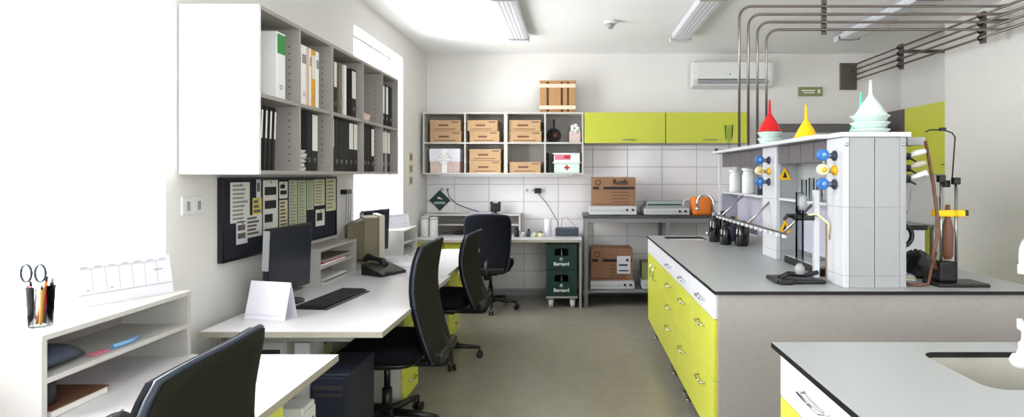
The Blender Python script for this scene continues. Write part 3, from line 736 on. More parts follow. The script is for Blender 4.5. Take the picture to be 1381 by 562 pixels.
def tent(A, B, z, h, label, depth=.09, lines=True, m_='paperw', off=.0):
    """tent calendar: A,B = front foot corners, leaning back"""
    A = Vector((A[0],A[1],z)); B = Vector((B[0],B[1],z)); d = (B-A); n = Vector((d.y,-d.x,0)).normalized()  # towards viewer
    if n.y > 0: n = -n
    up = Vector((0,0,h)); back = -n*depth
    t = thing('desk_calendar', label, 'calendar', ((A+B)/2))
    th = -n*.002
    MB().prism([A, B, B+up+back*.5, A+up+back*.5], th).build('front_page', m_, t)
    MB().prism([A+back, B+back, B+up+back*.5+th, A+up+back*.5+th], -th).build('back_page', m_, t)
    MB().prism([A+n*-.002, B+n*-.002, B+back, A+back], (0,0,.0015)).build('base_card', m_, t)
    nn = (d.cross(up+back*.5)).normalized()
    if nn.dot(n) < 0: nn = -nn
    m = MB()
    def q(u, v): return A+d*u+(up+back*.5)*v+nn*.0012
    def rect(u0,u1,v0,v1,mi=0): m.prism([q(u0,v0),q(u1,v0),q(u1,v1),q(u0,v1)], nn*.0006, mi)
    if lines:
        rect(.01,.99,.255,.27); rect(.04,.97,.86,.872)
        for k in range(7):
            u = .06+k*.135; rect(u,u+.07,.89,.92)
            if k: rect(u-.035,u-.031,.3,.86)
        rect(.8,.9,.62,.66); rect(.1,.13,.34,.38); rect(.33,.36,.34,.38)
    else: rect(.03,.97,.10,.11)
    m.build('printed_grid', 'inkm', t)
    return t
tent((-1.665,1.845),(-1.535,2.112),1.0,.142,'long white desk calendar standing on the near shelf unit',.06)
tent((-1.60,2.675),(-1.375,2.62),.75,.175,'white tent calendar on the middle desk in front of the black screen',.085,lines=False)
tent((-1.66,4.80),(-1.50,5.08),.968,.12,'pale desk calendar on the far shelf unit before the window',.06)
# pen cup
cx, cy = -1.58, 1.63
t = thing('pen_cup', 'clear cup holding scissors and pens on the near shelf unit', 'cup', (cx,cy,1.0))
MB().lathe((cx,cy,1.0),[(.026,.0),(.028,.002),(.034,.12),(.0325,.12),(.0265,.004),(.0,.004)],20).build('cup','glassware',t)
def stick(name, m_, dx, dy, ex, ey, h, label, cat='pen', r=.004, z=1.006):
    t = thing(name, label, cat, (cx+dx,cy+dy,z))
    MB().tube([(cx+dx,cy+dy,z),(cx+ex,cy+ey,z+h)], r, 6).build('barrel', m_, t)
    MB().cyl((cx+ex,cy+ey,z+h),(cx+ex+(ex-dx)*.12,cy+ey+(ey-dy)*.12,z+h*1.12), r*.9, 6, r2=r*.5).build('cap', 'inkd' if m_ != 'blackp' else 'greyp', t)
stick('pencil','orange',-.012,.0,.008,.01,.125,'orange pencil in the clear cup')
stick('pen','pink',-.015,-.008,-.02,-.01,.115,'pink pen at the left of the clear cup')
stick('pen','blackp',.008,.008,.022,.012,.12,'black pen at the right of the clear cup',r=.005)
stick('pen','amber',.010,-.010,.018,-.015,.105,'amber yellow pen in the clear cup')
stick('marker_pen','red',-.004,.012,.0,.02,.10,'red marker in the clear cup',r=.006)
t = thing('scissors','scissors with dark blue handles standing in the clear cup','scissors',(cx-.01,cy,1.01))
for s_ in (-1,1):
    MB().tube([Vector((cx-.018+s_*.021+.016*math.cos(a)*1.0, cy-.004, 1.157+.026*math.sin(a))) for a in [2*PI*k/14 for k in range(14)]], .0035, 6, close=True).build('handle','rim',t)
    MB().prism([(cx-.012-s_*.003,cy-.004,1.02),(cx-.012-s_*.001,cy-.004,1.02),(cx-.018+s_*.012,cy-.004,1.14),(cx-.018+s_*.006,cy-.004,1.14)],(0,.002,0)).build('blade','steel',t)
# clutter inside near shelf
t = thing('pouch','dark blue pouch lying on the middle board of the near shelf unit','pouch',(-1.56,1.64,.876))
rr = []
for k in range(7):
    v = k/6; y = 1.56+.17*v; r = .05*math.sin(PI*(.25+.6*v)); rr.append([(-1.56+r*1.1*math.cos(a), y, .878+.034*math.sin(PI*(.2+.7*v))+ .033*math.sin(PI*(.2+.7*v))*math.sin(a)) for a in [2*PI*q/12 for q in range(12)]])
MB().rings(rr).build('body','slate',t)
MB().box(-1.53,-1.50,1.73,1.78,.8765,.884,bev=.002).build('zip_pull','pink',t)
tag(MB().tube([(-1.51,1.80,.885),(-1.50,1.86,.885),(-1.52,1.92,.884)],.008,8).build('pen','lblue'),'pale blue pen lying beside the pouch in the near shelf unit','pen')
t = thing('notebook','brown and white notebook lying at the bottom of the near shelf unit','notebook',(-1.55,1.66,.75))
MB().box(-1.66,-1.49,1.57,1.76,.751,.772,bev=.002).build('pages','paper',t); MB().box(-1.662,-1.488,1.568,1.762,.772,.776).build('cover','brown',t)
t = thing('black_case','black upright case in the bottom of the near shelf unit','case',(-1.60,1.60,.776)); 
MB().box(-1.68,-1.52,1.575,1.62,.7765,.845,bev=.006).build('body','blackp',t); MB().tube(arc((-1.60,1.60,.845),.014,0,PI,6),.003,5).build('handle','blackp',t)
t = thing('computer_mouse','dark computer mouse on the near desk before the first chair','mouse',(-1.28,1.50,.75))
MB().rings([[(-1.27+.03*r*math.cos(a),1.52+.052*r*math.sin(a),.7505+z) for a in [2*PI*q/16 for q in range(16)]] for r,z in ((.95,0),(1,.008),(.92,.02),(.6,.032),(.2,.036))]).build('body','blackp',t)
MB().cyl((-1.273,1.545,.785),(-1.267,1.545,.785),.006,8).build('scroll_wheel','greyp',t)

# books in middle shelf unit
t = thing('folder','red edged folder lying on the board of the middle shelf unit','folder',(-1.65,3.6,.873))
MB().box(-1.735,-1.575,3.45,3.80,.8735,.885).build('pages','paper',t); MB().box(-1.735,-1.574,3.45,3.80,.885,.889).build('cover','dkred',t)
t = thing('folder','grey folder under the top of the middle shelf unit','folder',(-1.65,3.6,.889))
MB().box(-1.735,-1.58,3.50,3.90,.8895,.903).build('pages','ink',t); MB().box(-1.735,-1.579,3.50,3.90,.903,.906).build('cover','beiged',t)
stack(-1.655,3.68,.751,'loose papers at the bottom of the middle shelf unit',5,.15,.36,'paper',.006)
stack(-1.60,4.93,.751,'papers at the bottom of the far shelf unit',6,.24,.30,'ink',.008)

# ------------------------------------------------------------------ screens, keyboard, phone
def lcd(c, rz, label, w_=.37, h=.32, zb=.815, back='blackp', lean=.04):
    t = thing('computer_monitor', label, 'monitor', (0,0,0)); R = Matrix.Rotation(lean, 4, 'X')
    T = Matrix.Translation((0,0,zb)) @ R
    MB().box(-w_/2,w_/2,0,.028,0,h,bev=.006,T=T).build('housing', back, t)
    MB().box(-w_/2+.012,w_/2-.012,-.002,0,.014,h-.012,T=T).build('screen','screen',t)
    MB().box(-w_/2-.003,-w_/2+.004,-.003,.03,.14,h-.01,T=T).build('side_highlight','equip',t)  # pale strip painting a highlight along the housing side
    MB().box(-.03,.03,.03,.055,.76-0,.98,bev=.004).build('neck','blackp',t)
    MB().lathe((0,.03,.75),[(.10,0),(.10,.008),(.04,.014)],20).build('stand','blackp',t)
    t.location = (c[0],c[1],0); t.rotation_euler = (0,0,rz)
    return t
lcd((-1.545,3.0), PI/2-.08, 'black flat screen on the middle desk turned towards the chair', .40, .355, .815)
lcd((-1.615,4.50), PI/2-.27, 'grey backed flat screen on the far left desk before the window', .36, .34, .82, 'slate')
t = thing('crt_monitor','beige tube monitor on the far left desk beside the telephone','monitor',(-1.55,4.13,.75))
MB().prism([(-1.46,4.02,.80),(-1.46,4.30,.80),(-1.46,4.30,1.13),(-1.46,4.02,1.13)],(-.10,0,0)).build('housing','beiged',t)
MB().rings([[(x,4.16-hw,.965-hh),(x,4.16+hw,.965-hh),(x,4.16+hw,.965+hh),(x,4.16-hw,.965+hh)] for x,hw,hh in ((-1.56,.13,.15),(-1.63,.10,.12),(-1.67,.09,.10))],sm=False).build('tube_housing','beiged',t)
m = MB().box(-1.46,-1.42,4.005,4.03,.785,1.145,bev=.004).box(-1.46,-1.42,4.29,4.315,.785,1.145,bev=.004).box(-1.46,-1.42,4.03,4.29,.785,.82,bev=.004).box(-1.46,-1.42,4.03,4.29,1.115,1.145,bev=.004); m.build('bezel','beige',t)
MB().box(-1.455,-1.432,4.03,4.29,.82,1.115).build('screen','screen',t)
MB().lathe((-1.56,4.16,.75),[(.12,0),(.12,.01),(.07,.02),(.06,.055)],20).build('stand','beige',t)
t.location.x -= .02; t.rotation_euler = (0,0,.5)
t = thing('keyboard','black keyboard lying on the middle desk before the screen','keyboard',(0,0,0))
MB().box(-.225,.225,-.08,.08,0,.018,bev=.004).build('case','blackp',t)
m = MB()
for r in range(5):
    for k in range(15):
        if r == 0 and 4 <= k <= 8: continue
        m.box(-.215+k*.0288,-.190+k*.0288,-.068+r*.027,-.045+r*.027,.018,.023)
m.box(-.10,.045,-.068,-.045,.018,.023); m.build('keys','inkd',t,kind='stuff')
MB().box(-.225,.225,-.10,-.08,0,.008,bev=.003).build('palm_edge','slate',t)
t.location = (-1.335,3.06,.75); t.rotation_euler = (0,0,PI/2-.12)
t = thing('telephone','black desk telephone with handset on the far left desk','telephone',(0,0,0))
T = Matrix.Translation((0,0,.02)) @ Matrix.Rotation(.28,4,'X')
MB().prism([(-.11,-.10,0),(-.11,.10,0),(-.11,.10,.075),(-.11,-.10,.02)],(.22,0,0)).build('body','blackp',t)
m = MB()
for a in range(3):
    for b_ in range(4): m.box(.0+a*.026,.018+a*.026,-.07+b_*.024,-.054+b_*.024,.033,.040,T=Matrix.Translation((0,.0,-.004))@Matrix.Rotation(.27,4,'X'))
m.build('keys','greyp',t)
MB().box(-.01,.09,.045,.085,.078,.10,bev=.004,T=Matrix.Translation((0,0,-.01))).build('display','teal',t)
MB().tube([(-.075,-.10,.075),(-.075,-.07,.105),(-.075,.0,.115),(-.075,.07,.125),(-.075,.10,.105)],[.022,.024,.014,.024,.022],10).build('handset','blackp',t)
MB().tube([Vector((-.09+.01*math.cos(k*1.3),-.11-.012*k*.3,.03+.01*math.sin(k*1.3))) for k in range(24)],.003,5).build('cord','blackp',t)
t.location = (-1.33,3.87,.75); t.rotation_euler = (0,0,PI/2-.5)
t = thing('notepad','white notepad with black cable beside the beige monitor','notepad',(-1.33,4.15,.75))
MB().box(-1.38,-1.22,4.12,4.34,.7505,.757).build('pages','paperw',t)

# ------------------------------------------------------------------ back desk
t = thing('desk','long pale desk along the back wall with lime doors below its left end','desk',(-.79,6.22,0))
MB().edge_box(-1.72,.10,5.87,6.575,.722,.75).build('desktop',['deskt','deske'],t)
MB().box(.075,.098,5.92,6.56,0,.722).build('side_panel','framegrey',t)
MB().box(-1.72,-1.70,5.92,6.56,0,.722).build('side_panel','framegrey',t)
for k,(a,b_) in enumerate(((-1.69,-1.40),(-1.39,-1.17))):
    t = thing('desk_cabinet',['lime fronted cabinet under the left end of the back desk','narrow lime fronted cabinet under the back desk, left of the far chair'][k],'cabinet',((a+b_)/2,6.2,0),'lime cabinets under the back desk')
    MB().box(a,b_,5.96,6.50,.03,.72).build('body','board',t)
    for a2 in (a+.02,b_-.04):
        MB().box(a2,a2+.02,5.98,6.0,0,.03).box(a2,a2+.02,6.4,6.42,0,.03).build('foot','blackp',t)
    d = MB().box(a+.002,b_-.002,5.942,5.959,.035,.55,bev=.0015).build('door','lime',t); MB().box(a+.002,b_-.002,5.942,5.959,.554,.715,bev=.0015).build('drawer','lime',t)
    MB().tube([(b_-.05,5.942,.40),(b_-.05,5.92,.40),(b_-.05,5.92,.30),(b_-.05,5.942,.30)],.005,6).build('handle','chrome',d)
# shelf unit on back desk (faces viewer)
t = thing('desktop_shelf','pale two tier shelf unit on the back desk below the diamond sign','shelf',(-1.1,6.45,.75),'small shelf units on the desks')
MB().box(-1.70,-.60,6.30,6.57,.975,.993).build('top_panel','board',t)
for a in (-1.70,-1.16,-.616): MB().box(a,a+.016,6.302,6.57,.75,.975).build('side_panel','board',t)
MB().box(-1.684,-.616,6.56,6.57,.75,.975).build('back_panel','greyin',t)
for a,b_ in ((-1.684,-1.16),(-1.144,-.616)): MB().box(a,b_,6.304,6.56,.862,.876).build('shelf_board','board',t)
for k,px in enumerate((573,585)):
    x=(px-VX)*6.2/F
    t = thing('canister',['white lidded canister at the left end of the back desk','white lidded canister right of another at the end of the back desk'][k],'canister',(x,6.2,.75))
    MB().lathe((x,6.2,.75),[(.045,0),(.048,.01),(.048,.19-.01*k),(.044,.20-.01*k)],18).build('body','whitep',t)
    MB().lathe((x,6.2,.75),[(.05,.20-.01*k),(.05,.225-.01*k),(.03,.232-.01*k)],18).build('lid','equipw',t)
t = thing('cable_bundle','grey cables and adapters lying in the back desk shelf','cables',(-1.37,6.4,.75))
MB().tube([(-1.50+.02*k,6.36+.03*math.sin(k*1.7),.765+.006*(k%3)) for k in range(14)],.005,6).build('cable','inkd',t)
MB().box(-1.36,-1.28,6.34,6.42,.7505,.79,bev=.004).build('adapter','inkd',t)
x=(668-VX)*6.4/F
t = thing('webcam','small black camera standing on the back desk shelf above the far chair','camera',(x,6.42,.993))
MB().box(x-.06,x+.06,6.39,6.45,1.012,1.115,bev=.02).build('body','blackp',t)
for s_ in (-1,1): MB().box(x+s_*.045-.016,x+s_*.045+.016,6.40,6.44,1.10,1.13,bev=.006).build('ear','blackp',t)
MB().lathe((x,6.42,.993),[(.03,0),(.03,.006),(.012,.012),(.012,.02)],12).build('foot','blackp',t)
t = thing('modem','flat grey device with a cable on the back desk shelf','modem',(-1.08,6.42,.993))
MB().box(-1.20,-.94,6.36,6.48,.994,1.012,bev=.004).build('case','lilac',t)
MB().tube([(P(603,255,6.55)),(P(606,266,6.53)),(P(616,275,6.50)),(P(632,281,6.47)),(-1.10,6.46,1.012)],.005,6).build('cable','inkd',t)
# router, roll, small things on back desk
x0,x1=bx(749,784,6.25)
t = thing('router','dark slate flat box with red cables at the right end of the back desk','router',((x0+x1)/2,6.3,.75))
MB().box(x0,x1-.03,6.2,6.42,.752,.835,bev=.012).build('case','slate',t)
MB().tube([P(757,308,6.3),P(758,295,6.3),P(764,292,6.3),P(772,301,6.3),P(778,308,6.3)],.003,6).build('cable','dkred',t)
MB().tube([(x0+.03,6.38,.835),P(752,298,6.45),P(738,275,6.56),P(726,261,6.572)],.004,6).build('cable','inkd',t)
MB().box(P(721,0,6.57)[0],P(730,0,6.57)[0],6.535,6.576,1.225,1.285,bev=.004).build('plug','blackp',t)
x=(739-VX)*6.2/F
t = thing('paper_roll','white upright paper roll beside the dark slate box','roll',(x,6.2,.75))
MB().lathe((x,6.2,.75),[(.04,0),(.04,.20),(.015,.20),(.015,.17)],18).build('roll','paperw',t); MB().lathe((x,6.2,.75),[(.014,.16),(.014,.203),(.011,.203)],12).build('core','card',t)
for k,(px,r,h,m_,nm,lb) in enumerate(((697,.03,.11,'blackp','black_flask','black flask on the back desk right of the far chair'),(706,.035,.05,'equip','pale_bowl','pale bowl on the back desk beside the black flask'),
      (713,.022,.09,'slate','dark_bottle','small dark bottle in the middle of the back desk'),(721,.03,.05,'greenp','pale_green_cup','pale greenish cup on the back desk'),(729,.025,.06,'cream','cream_jar','cream jar left of the white paper roll'))):
    x=(px-VX)*6.15/F
    t = thing(nm,lb,'container',(x,6.15,.75))
    MB().lathe((x,6.15,.75),[(r*.8,0),(r,.006),(r,h*.65),(r*.6,h*.8)],14).build('body',m_,t); MB().lathe((x,6.15,.75+h*.8),[(r*.6,0),(r*.62,h*.2),(r*.5,h*.22)],14).build('cap','inkd' if k%2==0 else 'whitep',t)
tag(MB().box(-1.55,0.0,6.35,6.41,1.425,1.449,bev=.003).build('shelf_light','whitep'),'slim white lamp strip fixed under the open wall shelves','lamp')
# diamond sign
cxs,_,czs = P(593,270,6.57)
t = thing('diamond_sign','dark green diamond shaped sign with white lettering on the tiles','sign',(cxs,6.58,czs-.13))
r=.125
MB().prism([(cxs,6.572,czs-r),(cxs+r,6.572,czs),(cxs,6.572,czs+r),(cxs-r,6.572,czs)],(0,.012,0)).build('plate','crate',t)
MB().box(cxs-.065,cxs+.065,6.569,6.572,czs-.045,czs-.015).build('lettering_band','teal',t)
MB().prism([(cxs-.03,6.570,czs+.02),(cxs+.035,6.570,czs+.01),(cxs+.03,6.570,czs+.018),(cxs-.005,6.570,czs+.04),(cxs-.02,6.570,czs+.042)],(0,.002,0)).build('emblem','paper',t)
# crates on a trolley
t = thing('crate_trolley','small flat trolley on white wheels carrying two green crates','trolley',(-.125,6.1,0))
MB().box(-.29,.055,5.95,6.35,.105,.125,bev=.003).build('platform','greyp',t)
for xx in (-.235,.0):
    for y_ in (6.0,6.30):
        c=MB().cyl((xx-.022,y_,.045),(xx+.022,y_,.045),.045,16).build('wheel','whitep',t); MB().box(xx-.03,xx-.024,y_-.015,y_+.015,.045,.105).box(xx+.024,xx+.03,y_-.015,y_+.015,.045,.105).build('fork','steel',c)
def crate(z,label):
    x0,x1,y0,y1=-.285,.045,5.965,6.33; h=.285
    t = thing('bottle_crate',label,'crate',((x0+x1)/2,(y0+y1)/2,z),'dark green bottle crates')
    m=MB(); w_=.012
    m.box(x0,x1,y0,y1,z,z+.015,bev=.002); m.box(x0,x0+w_,y0,y1,z+.015,z+h).box(x1-w_,x1,y0,y1,z+.015,z+h).box(x0+w_,x1-w_,y1-w_,y1,z+.015,z+h)
    m.box(x0+w_,x1-w_,y0,y0+w_,z+.015,z+.155).box(x0+w_,x0+.09,y0,y0+w_,z+.155,z+.235).box(x1-.09,x1-w_,y0,y0+w_,z+.155,z+.235).box(x0+w_,x1-w_,y0,y0+w_,z+.235,z+h)
    m.build('body','crate',t)
    MB().box(x0-.004,x1+.004,y0-.005,y0,z+.262,z+.278).box(x0-.004,x1+.004,y0-.005,y0,z+.008,z+.022).build('rib','crate',t)
    text('Bernard',.052,'lettering','whitep',t,TF((x0+x1)/2,y0-.002,z+.065),bold=.0015,label='white lettering on the crate front')
    MB().lathe(((x0+x1)/2,y0-.001,z+.115),[(.0,-.001),(.022,0),(.0,.003)],12,T=Matrix.Rotation(PI/2,4,'X')).build('emblem','teal',t)
    for a in range(3):
        for b_ in range(3):
            xx=x0+.06+a*.105; y_=y0+.06+b_*.115
            if a==1 or z<.2: MB().lathe((xx,y_,z+.016),[(.03,0),(.03,.15),(.013,.20),(.013,.25)],8).build('bottle','bottle',t)
crate(.125,'lower dark green bottle crate with white lettering, on the trolley')
crate(.411,'upper dark green bottle crate with white lettering, directly under the desk edge')

# ------------------------------------------------------------------ metal rack on the back wall
t = thing('metal_rack','grey metal rack table with dark top and low shelf along the back wall','rack',(.93,6.28,0))
MB().box(.115,1.95,5.99,6.57,.972,.998,bev=.002).build('top','racktop',t)
MB().box(.13,1.93,6.0,6.03,.925,.970).build('rail','rackgrey',t); MB().box(.13,1.93,6.53,6.56,.925,.970).build('rail','rackgrey',t)
for xx in (.13,1.03,1.89):
    for y_ in (6.0,6.53): MB().box(xx,xx+.04,y_,y_+.04,0,.925).build('post','rackgrey',t)
MB().box(.17,1.89,6.0,6.56,.155,.178,bev=.002).build('lower_shelf','rackgrey',t)
MB().box(.115,.13,6.0,6.57,.155,.178).build('lower_shelf_edge','rackgrey',t)
def device(x0,x1,y0,y1,z,h,label):
    t = thing('hot_plate',label,'appliance',((x0+x1)/2,(y0+y1)/2,z))
    MB().box(x0,x1,y0,y1,z+.006,z+h,bev=.006).build('body','equipw',t)
    for a in (x0+.03,x1-.03): MB().box(a-.015,a+.015,y0+.03,y0+.06,z,z+.006).box(a-.015,a+.015,y1-.06,y1-.03,z,z+.006).build('foot','blackp',t)
    MB().box(x0+.01,x1-.14,y0-.001,y0+.001,z+h*.5,z+h*.56).build('seam','ink',t)
    for a in (x1-.11,x1-.045): MB().lathe((a,y0-.004,z+h*.6),[(.014,-.006),(.014,.003),(.010,.006)],12,T=Matrix.Rotation(PI/2,4,'X')).build('knob','blackp',t)
    return t
X=lambda px,Y:(px-VX)*Y/F
device(X(795,6.05),X(859,6.05),6.05,6.45,.998,.10,'low white appliance on the rack top carrying a printed cardboard box')
device(X(796,6.05),X(856,6.05),6.05,6.45,.178,.09,'low white appliance on the rack bottom shelf carrying a labelled cardboard box')
dv=device(X(869,6.05),X(930,6.05),6.05,6.45,.998,.075,'wide white appliance with grey top plate on the rack beside the orange basket')
MB().box(X(869,6.05)+.02,X(930,6.05)-.02,6.09,6.43,1.073,1.10,bev=.004).build('heating_plate','greyp',dv)
MB().box(X(869,6.05)+.04,X(930,6.05)-.06,6.12,6.4,1.10,1.145,bev=.008).build('cover','teal',dv)
MB().box(X(869,6.05)+.05,X(930,6.05)-.08,6.112,6.12,1.11,1.12).build('handle_bar','inkd',dv)
device(X(866,6.05),X(925,6.05),6.05,6.45,.178,.09,'low white appliance on the rack bottom shelf behind the lime bench doors')
def carton(x0,x1,y0,y1,z,h,label,words):
    t = thing('cardboard_box',label,'box',((x0+x1)/2,(y0+y1)/2,z))
    MB().box(x0,x1,y0,y1,z,z+h,bev=.003).build('body','card',t); xc=(x0+x1)/2
    MB().box(x0+.002,xc+.0,y0+.002,y1-.002,z+h,z+h+.003).box(x0+.002,x1-.002,y0+.05,y0+.10,z+h+.003,z+h+.0036).build('flap','card',t)
    MB().box(x0+.012,x0+.08,y0-.0015,y0,z+h*.58,z+h*.67).box(x0+.13,x1-.012,y0-.0015,y0,z+h*.58,z+h*.67).build('printed_band','inkd',t)
    MB().tube(arc((x0+.07,y0-.001,z+h*.82),.028,0,2*PI,14)[:-1],.004,5,close=True).build('round_emblem','inkd',t)
    m=MB()
    for k in range(4): m.box(xc-.02,x1-.08+.02*(k%2),y0-.001,y0,z+h*(.46-.11*k),z+h*(.49-.11*k))
    m.box(x0+.02,x1-.06,y0-.001,y0,z+h*.05,z+h*.08); m.build('printed_lines','brown',t)
    if words: text(words,.085,'lettering','inkd',t,TF(xc+.075,y0-.001,z+h*.83),bold=.002,label='black lettering on the box')
    return t
carton(X(798,6.12),X(858,6.12)-.008,6.12,6.42,1.098,.318,'brown cardboard box with black lettering on the rack top','Roth')
cb=carton(X(797,6.12),X(853,6.12),6.12,6.42,.268,.355,'brown cardboard box with a white shipping label on the rack bottom shelf',None)
x0=X(832,6.12); MB().box(x0,x0+.15,6.116,6.1185,.345,.54).build('shipping_label','paperw',cb); MB().box(x0+.02,x0+.12,6.1145,6.116,.43,.45).box(x0+.02,x0+.13,6.1145,6.116,.37,.385).box(x0+.10,x0+.13,6.1145,6.116,.48,.51).build('label_print','slate',cb)
tag(MB().box(X(866,6.15),X(920,6.15),6.15,6.4,.2685,.46,bev=.003).build('dull_green_case','sign'),'dull green case on the rack bottom shelf beside the lime bench doors','case')
# orange wire basket with cloth
x0,x1=X(934,6.05),X(960,6.05)
t = thing('orange_basket','bright orange cloth basket with white wire handle on the rack top','basket',((x0+x1)/2,6.12,.998))
rr=[]
for z,e in ((.0,-.01),(.03,.002),(.08,-.004),(.13,.006),(.185,.0),(.20,-.012)):
    rr.append([((x0+x1)/2+((x1-x0)/2+e+.004*math.sin(k*2.1))*math.copysign(abs(math.cos(2*PI*k/24))**.4,math.cos(2*PI*k/24)),6.13+(.09+e)*math.copysign(abs(math.sin(2*PI*k/24))**.4,math.sin(2*PI*k/24)),.999+z) for k in range(24)])
MB().rings(rr).build('basket','orange',t)
MB().tube([(x0-.005,6.1,1.16),(x0-.05,6.1,1.185),(x0-.085,6.1,1.15),(x0-.10,6.1,1.08),(x0-.075,6.1,1.05)],.008,8).build('handle','whitep',t)
tag(MB().box(x1+.02,x1+.13,6.05,6.2,.998,1.13,bev=.006).build('white_appliance','equipw'),'small white appliance right of the orange basket','appliance')

# ------------------------------------------------------------------ island bench
IX0, IX1, IY0, IY1, IZ = .67, 2.25, 2.58, 4.93, .90
def tap(x,y,z,label,dirx,diry,h=.30,reach=.16,m_='chrome',r=.011,lever=(0,-1),av=1.0,drop=.04):
    t = thing('bench_tap',label,'tap',(x,y,z))
    MB().lathe((x,y,z),[(.028,0),(.028,.01),(.02,.02),(.018,.08)],16).build('base',m_,t)
    d=Vector((dirx,diry,0)).normalized(); pts=[Vector((x,y,z+.07)),Vector((x,y,z+h-.05))]
    rr_=reach/2
    for k in range(1,10): a=PI-PI*k/9; pts.append(Vector((x,y,z+h-.05))+d*(rr_+rr_*math.cos(a))+Vector((0,0,av*rr_*math.sin(a))))
    pts.append(pts[-1]+Vector((0,0,-drop))); MB().tube(pts,r,10).build('spout',m_,t)
    MB().cyl(pts[-1],pts[-1]+Vector((0,0,-.025)),r*1.35,10).build('nozzle',m_,t)
    l=Vector((lever[0],lever[1],0)); MB().tube([Vector((x,y,z+.05)),Vector((x,y,z+.05))+l*.05,Vector((x,y,z+.075))+l*.06],[.012,.012,.008],8).build('lever',m_,t)
    return t
def slab_with_hole(x0,x1,y0,y1,zt,th,hx0,hx1,hy0,hy1,cr,parent):
    """worktop with a rounded sink cut-out: grey faces, black core edges"""
    m=MB(); bm=m.bm; n=6
    hole=[]
    for cx_,cy_,a0 in ((hx1-cr,hy1-cr,0),(hx0+cr,hy1-cr,PI/2),(hx0+cr,hy0+cr,PI),(hx1-cr,hy0+cr,1.5*PI)):
        for k in range(n+1):
            a=a0+PI/2*k/n; hole.append((cx_+cr*math.cos(a),cy_+cr*math.sin(a)))
    def lay(z):
        H=[bm.verts.new((a,b,z)) for a,b in hole]; O=[bm.verts.new(p+(z,)) for p in ((x1,y1),(x0,y1),(x0,y0),(x1,y0))]; return H,O
    Ht,Ot=lay(zt); Hb,Ob=lay(zt-th); N=len(hole); q=n+1
    for H,O,fl in ((Ht,Ot,False),(Hb,Ob,True)):
        for c in range(4):
            seg=H[c*q:(c+1)*q]
            for k in range(q-1):
                f=[O[c],seg[k+1],seg[k]]; bm.faces.new(f[::-1] if fl else f)
            nx=H[((c+1)*q)%N]; f=[O[c],O[(c+1)%4],nx,seg[-1]]; bm.faces.new(f[::-1] if fl else f)
    fs=[]
    for k in range(N): fs.append(bm.faces.new((Ht[k],Ht[(k+1)%N],Hb[(k+1)%N],Hb[k])))
    for k in range(4): fs.append(bm.faces.new((Ot[k],Ob[k],Ob[(k+1)%4],Ot[(k+1)%4])))
    for f in fs: f.material_index=1
    m.build('worktop',['hpl','black'],parent); return hole
def sink(hole,zt,th,dep,parent,m_='beiged',c=None):
    m=MB(); cx_=sum(p[0] for p in hole)/len(hole); cy_=sum(p[1] for p in hole)/len(hole); R=[]
    for f,z in ((1.02,zt-th-.0005),(1.015,zt-th-.02),(.99,zt-dep*.85),(.93,zt-dep),(.2,zt-dep-.004)): R.append([(cx_+(a-cx_)*f,cy_+(b-cy_)*f,z) for a,b in hole])
    m.rings(R,cap=False); bm=m.bm
    m.bm.faces.new([v for v in list(m.bm.verts)[-len(hole):]]); m.build('sink_basin',m_,parent)
t = thing('island_worktop','grey laminate worktop with black edge on the central laboratory bench','worktop',(1.46,3.75,IZ-.017))
hole=slab_with_hole(IX0,IX1,IY0,IY1,IZ,.017,.80,1.14,4.60,4.84,.04,t); sink(hole,IZ,.017,.16,t,'whitep')
t = thing('end_panel','wide plain grey end panel of the central bench facing the viewer','panel',(1.47,2.61,0))
MB().box(.692,2.24,2.60,2.618,.12,.882,bev=.001).build('panel','endp',t)
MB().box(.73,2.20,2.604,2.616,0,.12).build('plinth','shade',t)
def handle_y(x,y,z,parent,L_=.128):
    MB().tube([(x,y-L_/2,z),(x-.024,y-L_/2+.006,z),(x-.027,y,z),(x-.024,y+L_/2-.006,z),(x,y+L_/2,z)],.0052,6).build('handle','chrome',parent)
def drawer_cab(y0,y1,splits,label,x=IX0+.006,xb=1.28,hz=None):
    t = thing('drawer_cabinet',label,'cabinet',((x+xb)/2,(y0+y1)/2,.0),'drawer cabinets of the central bench')
    MB().box(x+.02,xb,y0,y1,.16,.882).build('body','board',t)
    for k,(z0,z1,c,hzz) in enumerate(splits):
        d=MB().box(x,x+.019,y0+.002,y1-.002,z0+.002,z1-.002,bev=.0015).build('drawer',c,t); handle_y(x,(y0+y1)/2,hzz,d)
    for y_ in (y0+.05,y1-.05):
        for xx in (x+.07,xb-.06): MB().cyl((xx,y_,.0),(xx,y_,.16),.014,10).cyl((xx,y_,0),(xx,y_,.012),.024,12).build('leg','steel',t)
    return t
A=[(.755,.880,'drawerw',.815),(.455,.755,'lime',.68),(.16,.455,'lime',.385)]
B=[(.755,.880,'drawerw',.815),(.605,.755,'lime',.68),(.455,.605,'lime',.53),(.16,.455,'lime',.385)]
drawer_cab(2.625,3.105,A,'drawer cabinet at the near end of the central bench, white drawer above two lime ones')
drawer_cab(3.109,3.575,A,'second drawer cabinet from the near end of the central bench, with two lime drawers')
drawer_cab(3.579,4.045,B,'drawer cabinet with three lime drawers beside the double doors of the central bench')
t = thing('door_cabinet','sink cabinet with two lime doors at the far end of the central bench','cabinet',(.98,4.47,0))
x=IX0+.006
m=MB().box(x+.02,1.28,4.049,4.067,.16,.882).box(x+.02,1.28,4.892,4.91,.16,.882).box(x+.02,1.28,4.067,4.892,.16,.178).box(1.262,1.28,4.067,4.892,.178,.882); m.build('body','board',t)
MB().box(x,x+.019,4.051,4.908,.757,.880,bev=.0015).build('fascia','drawerw',t)
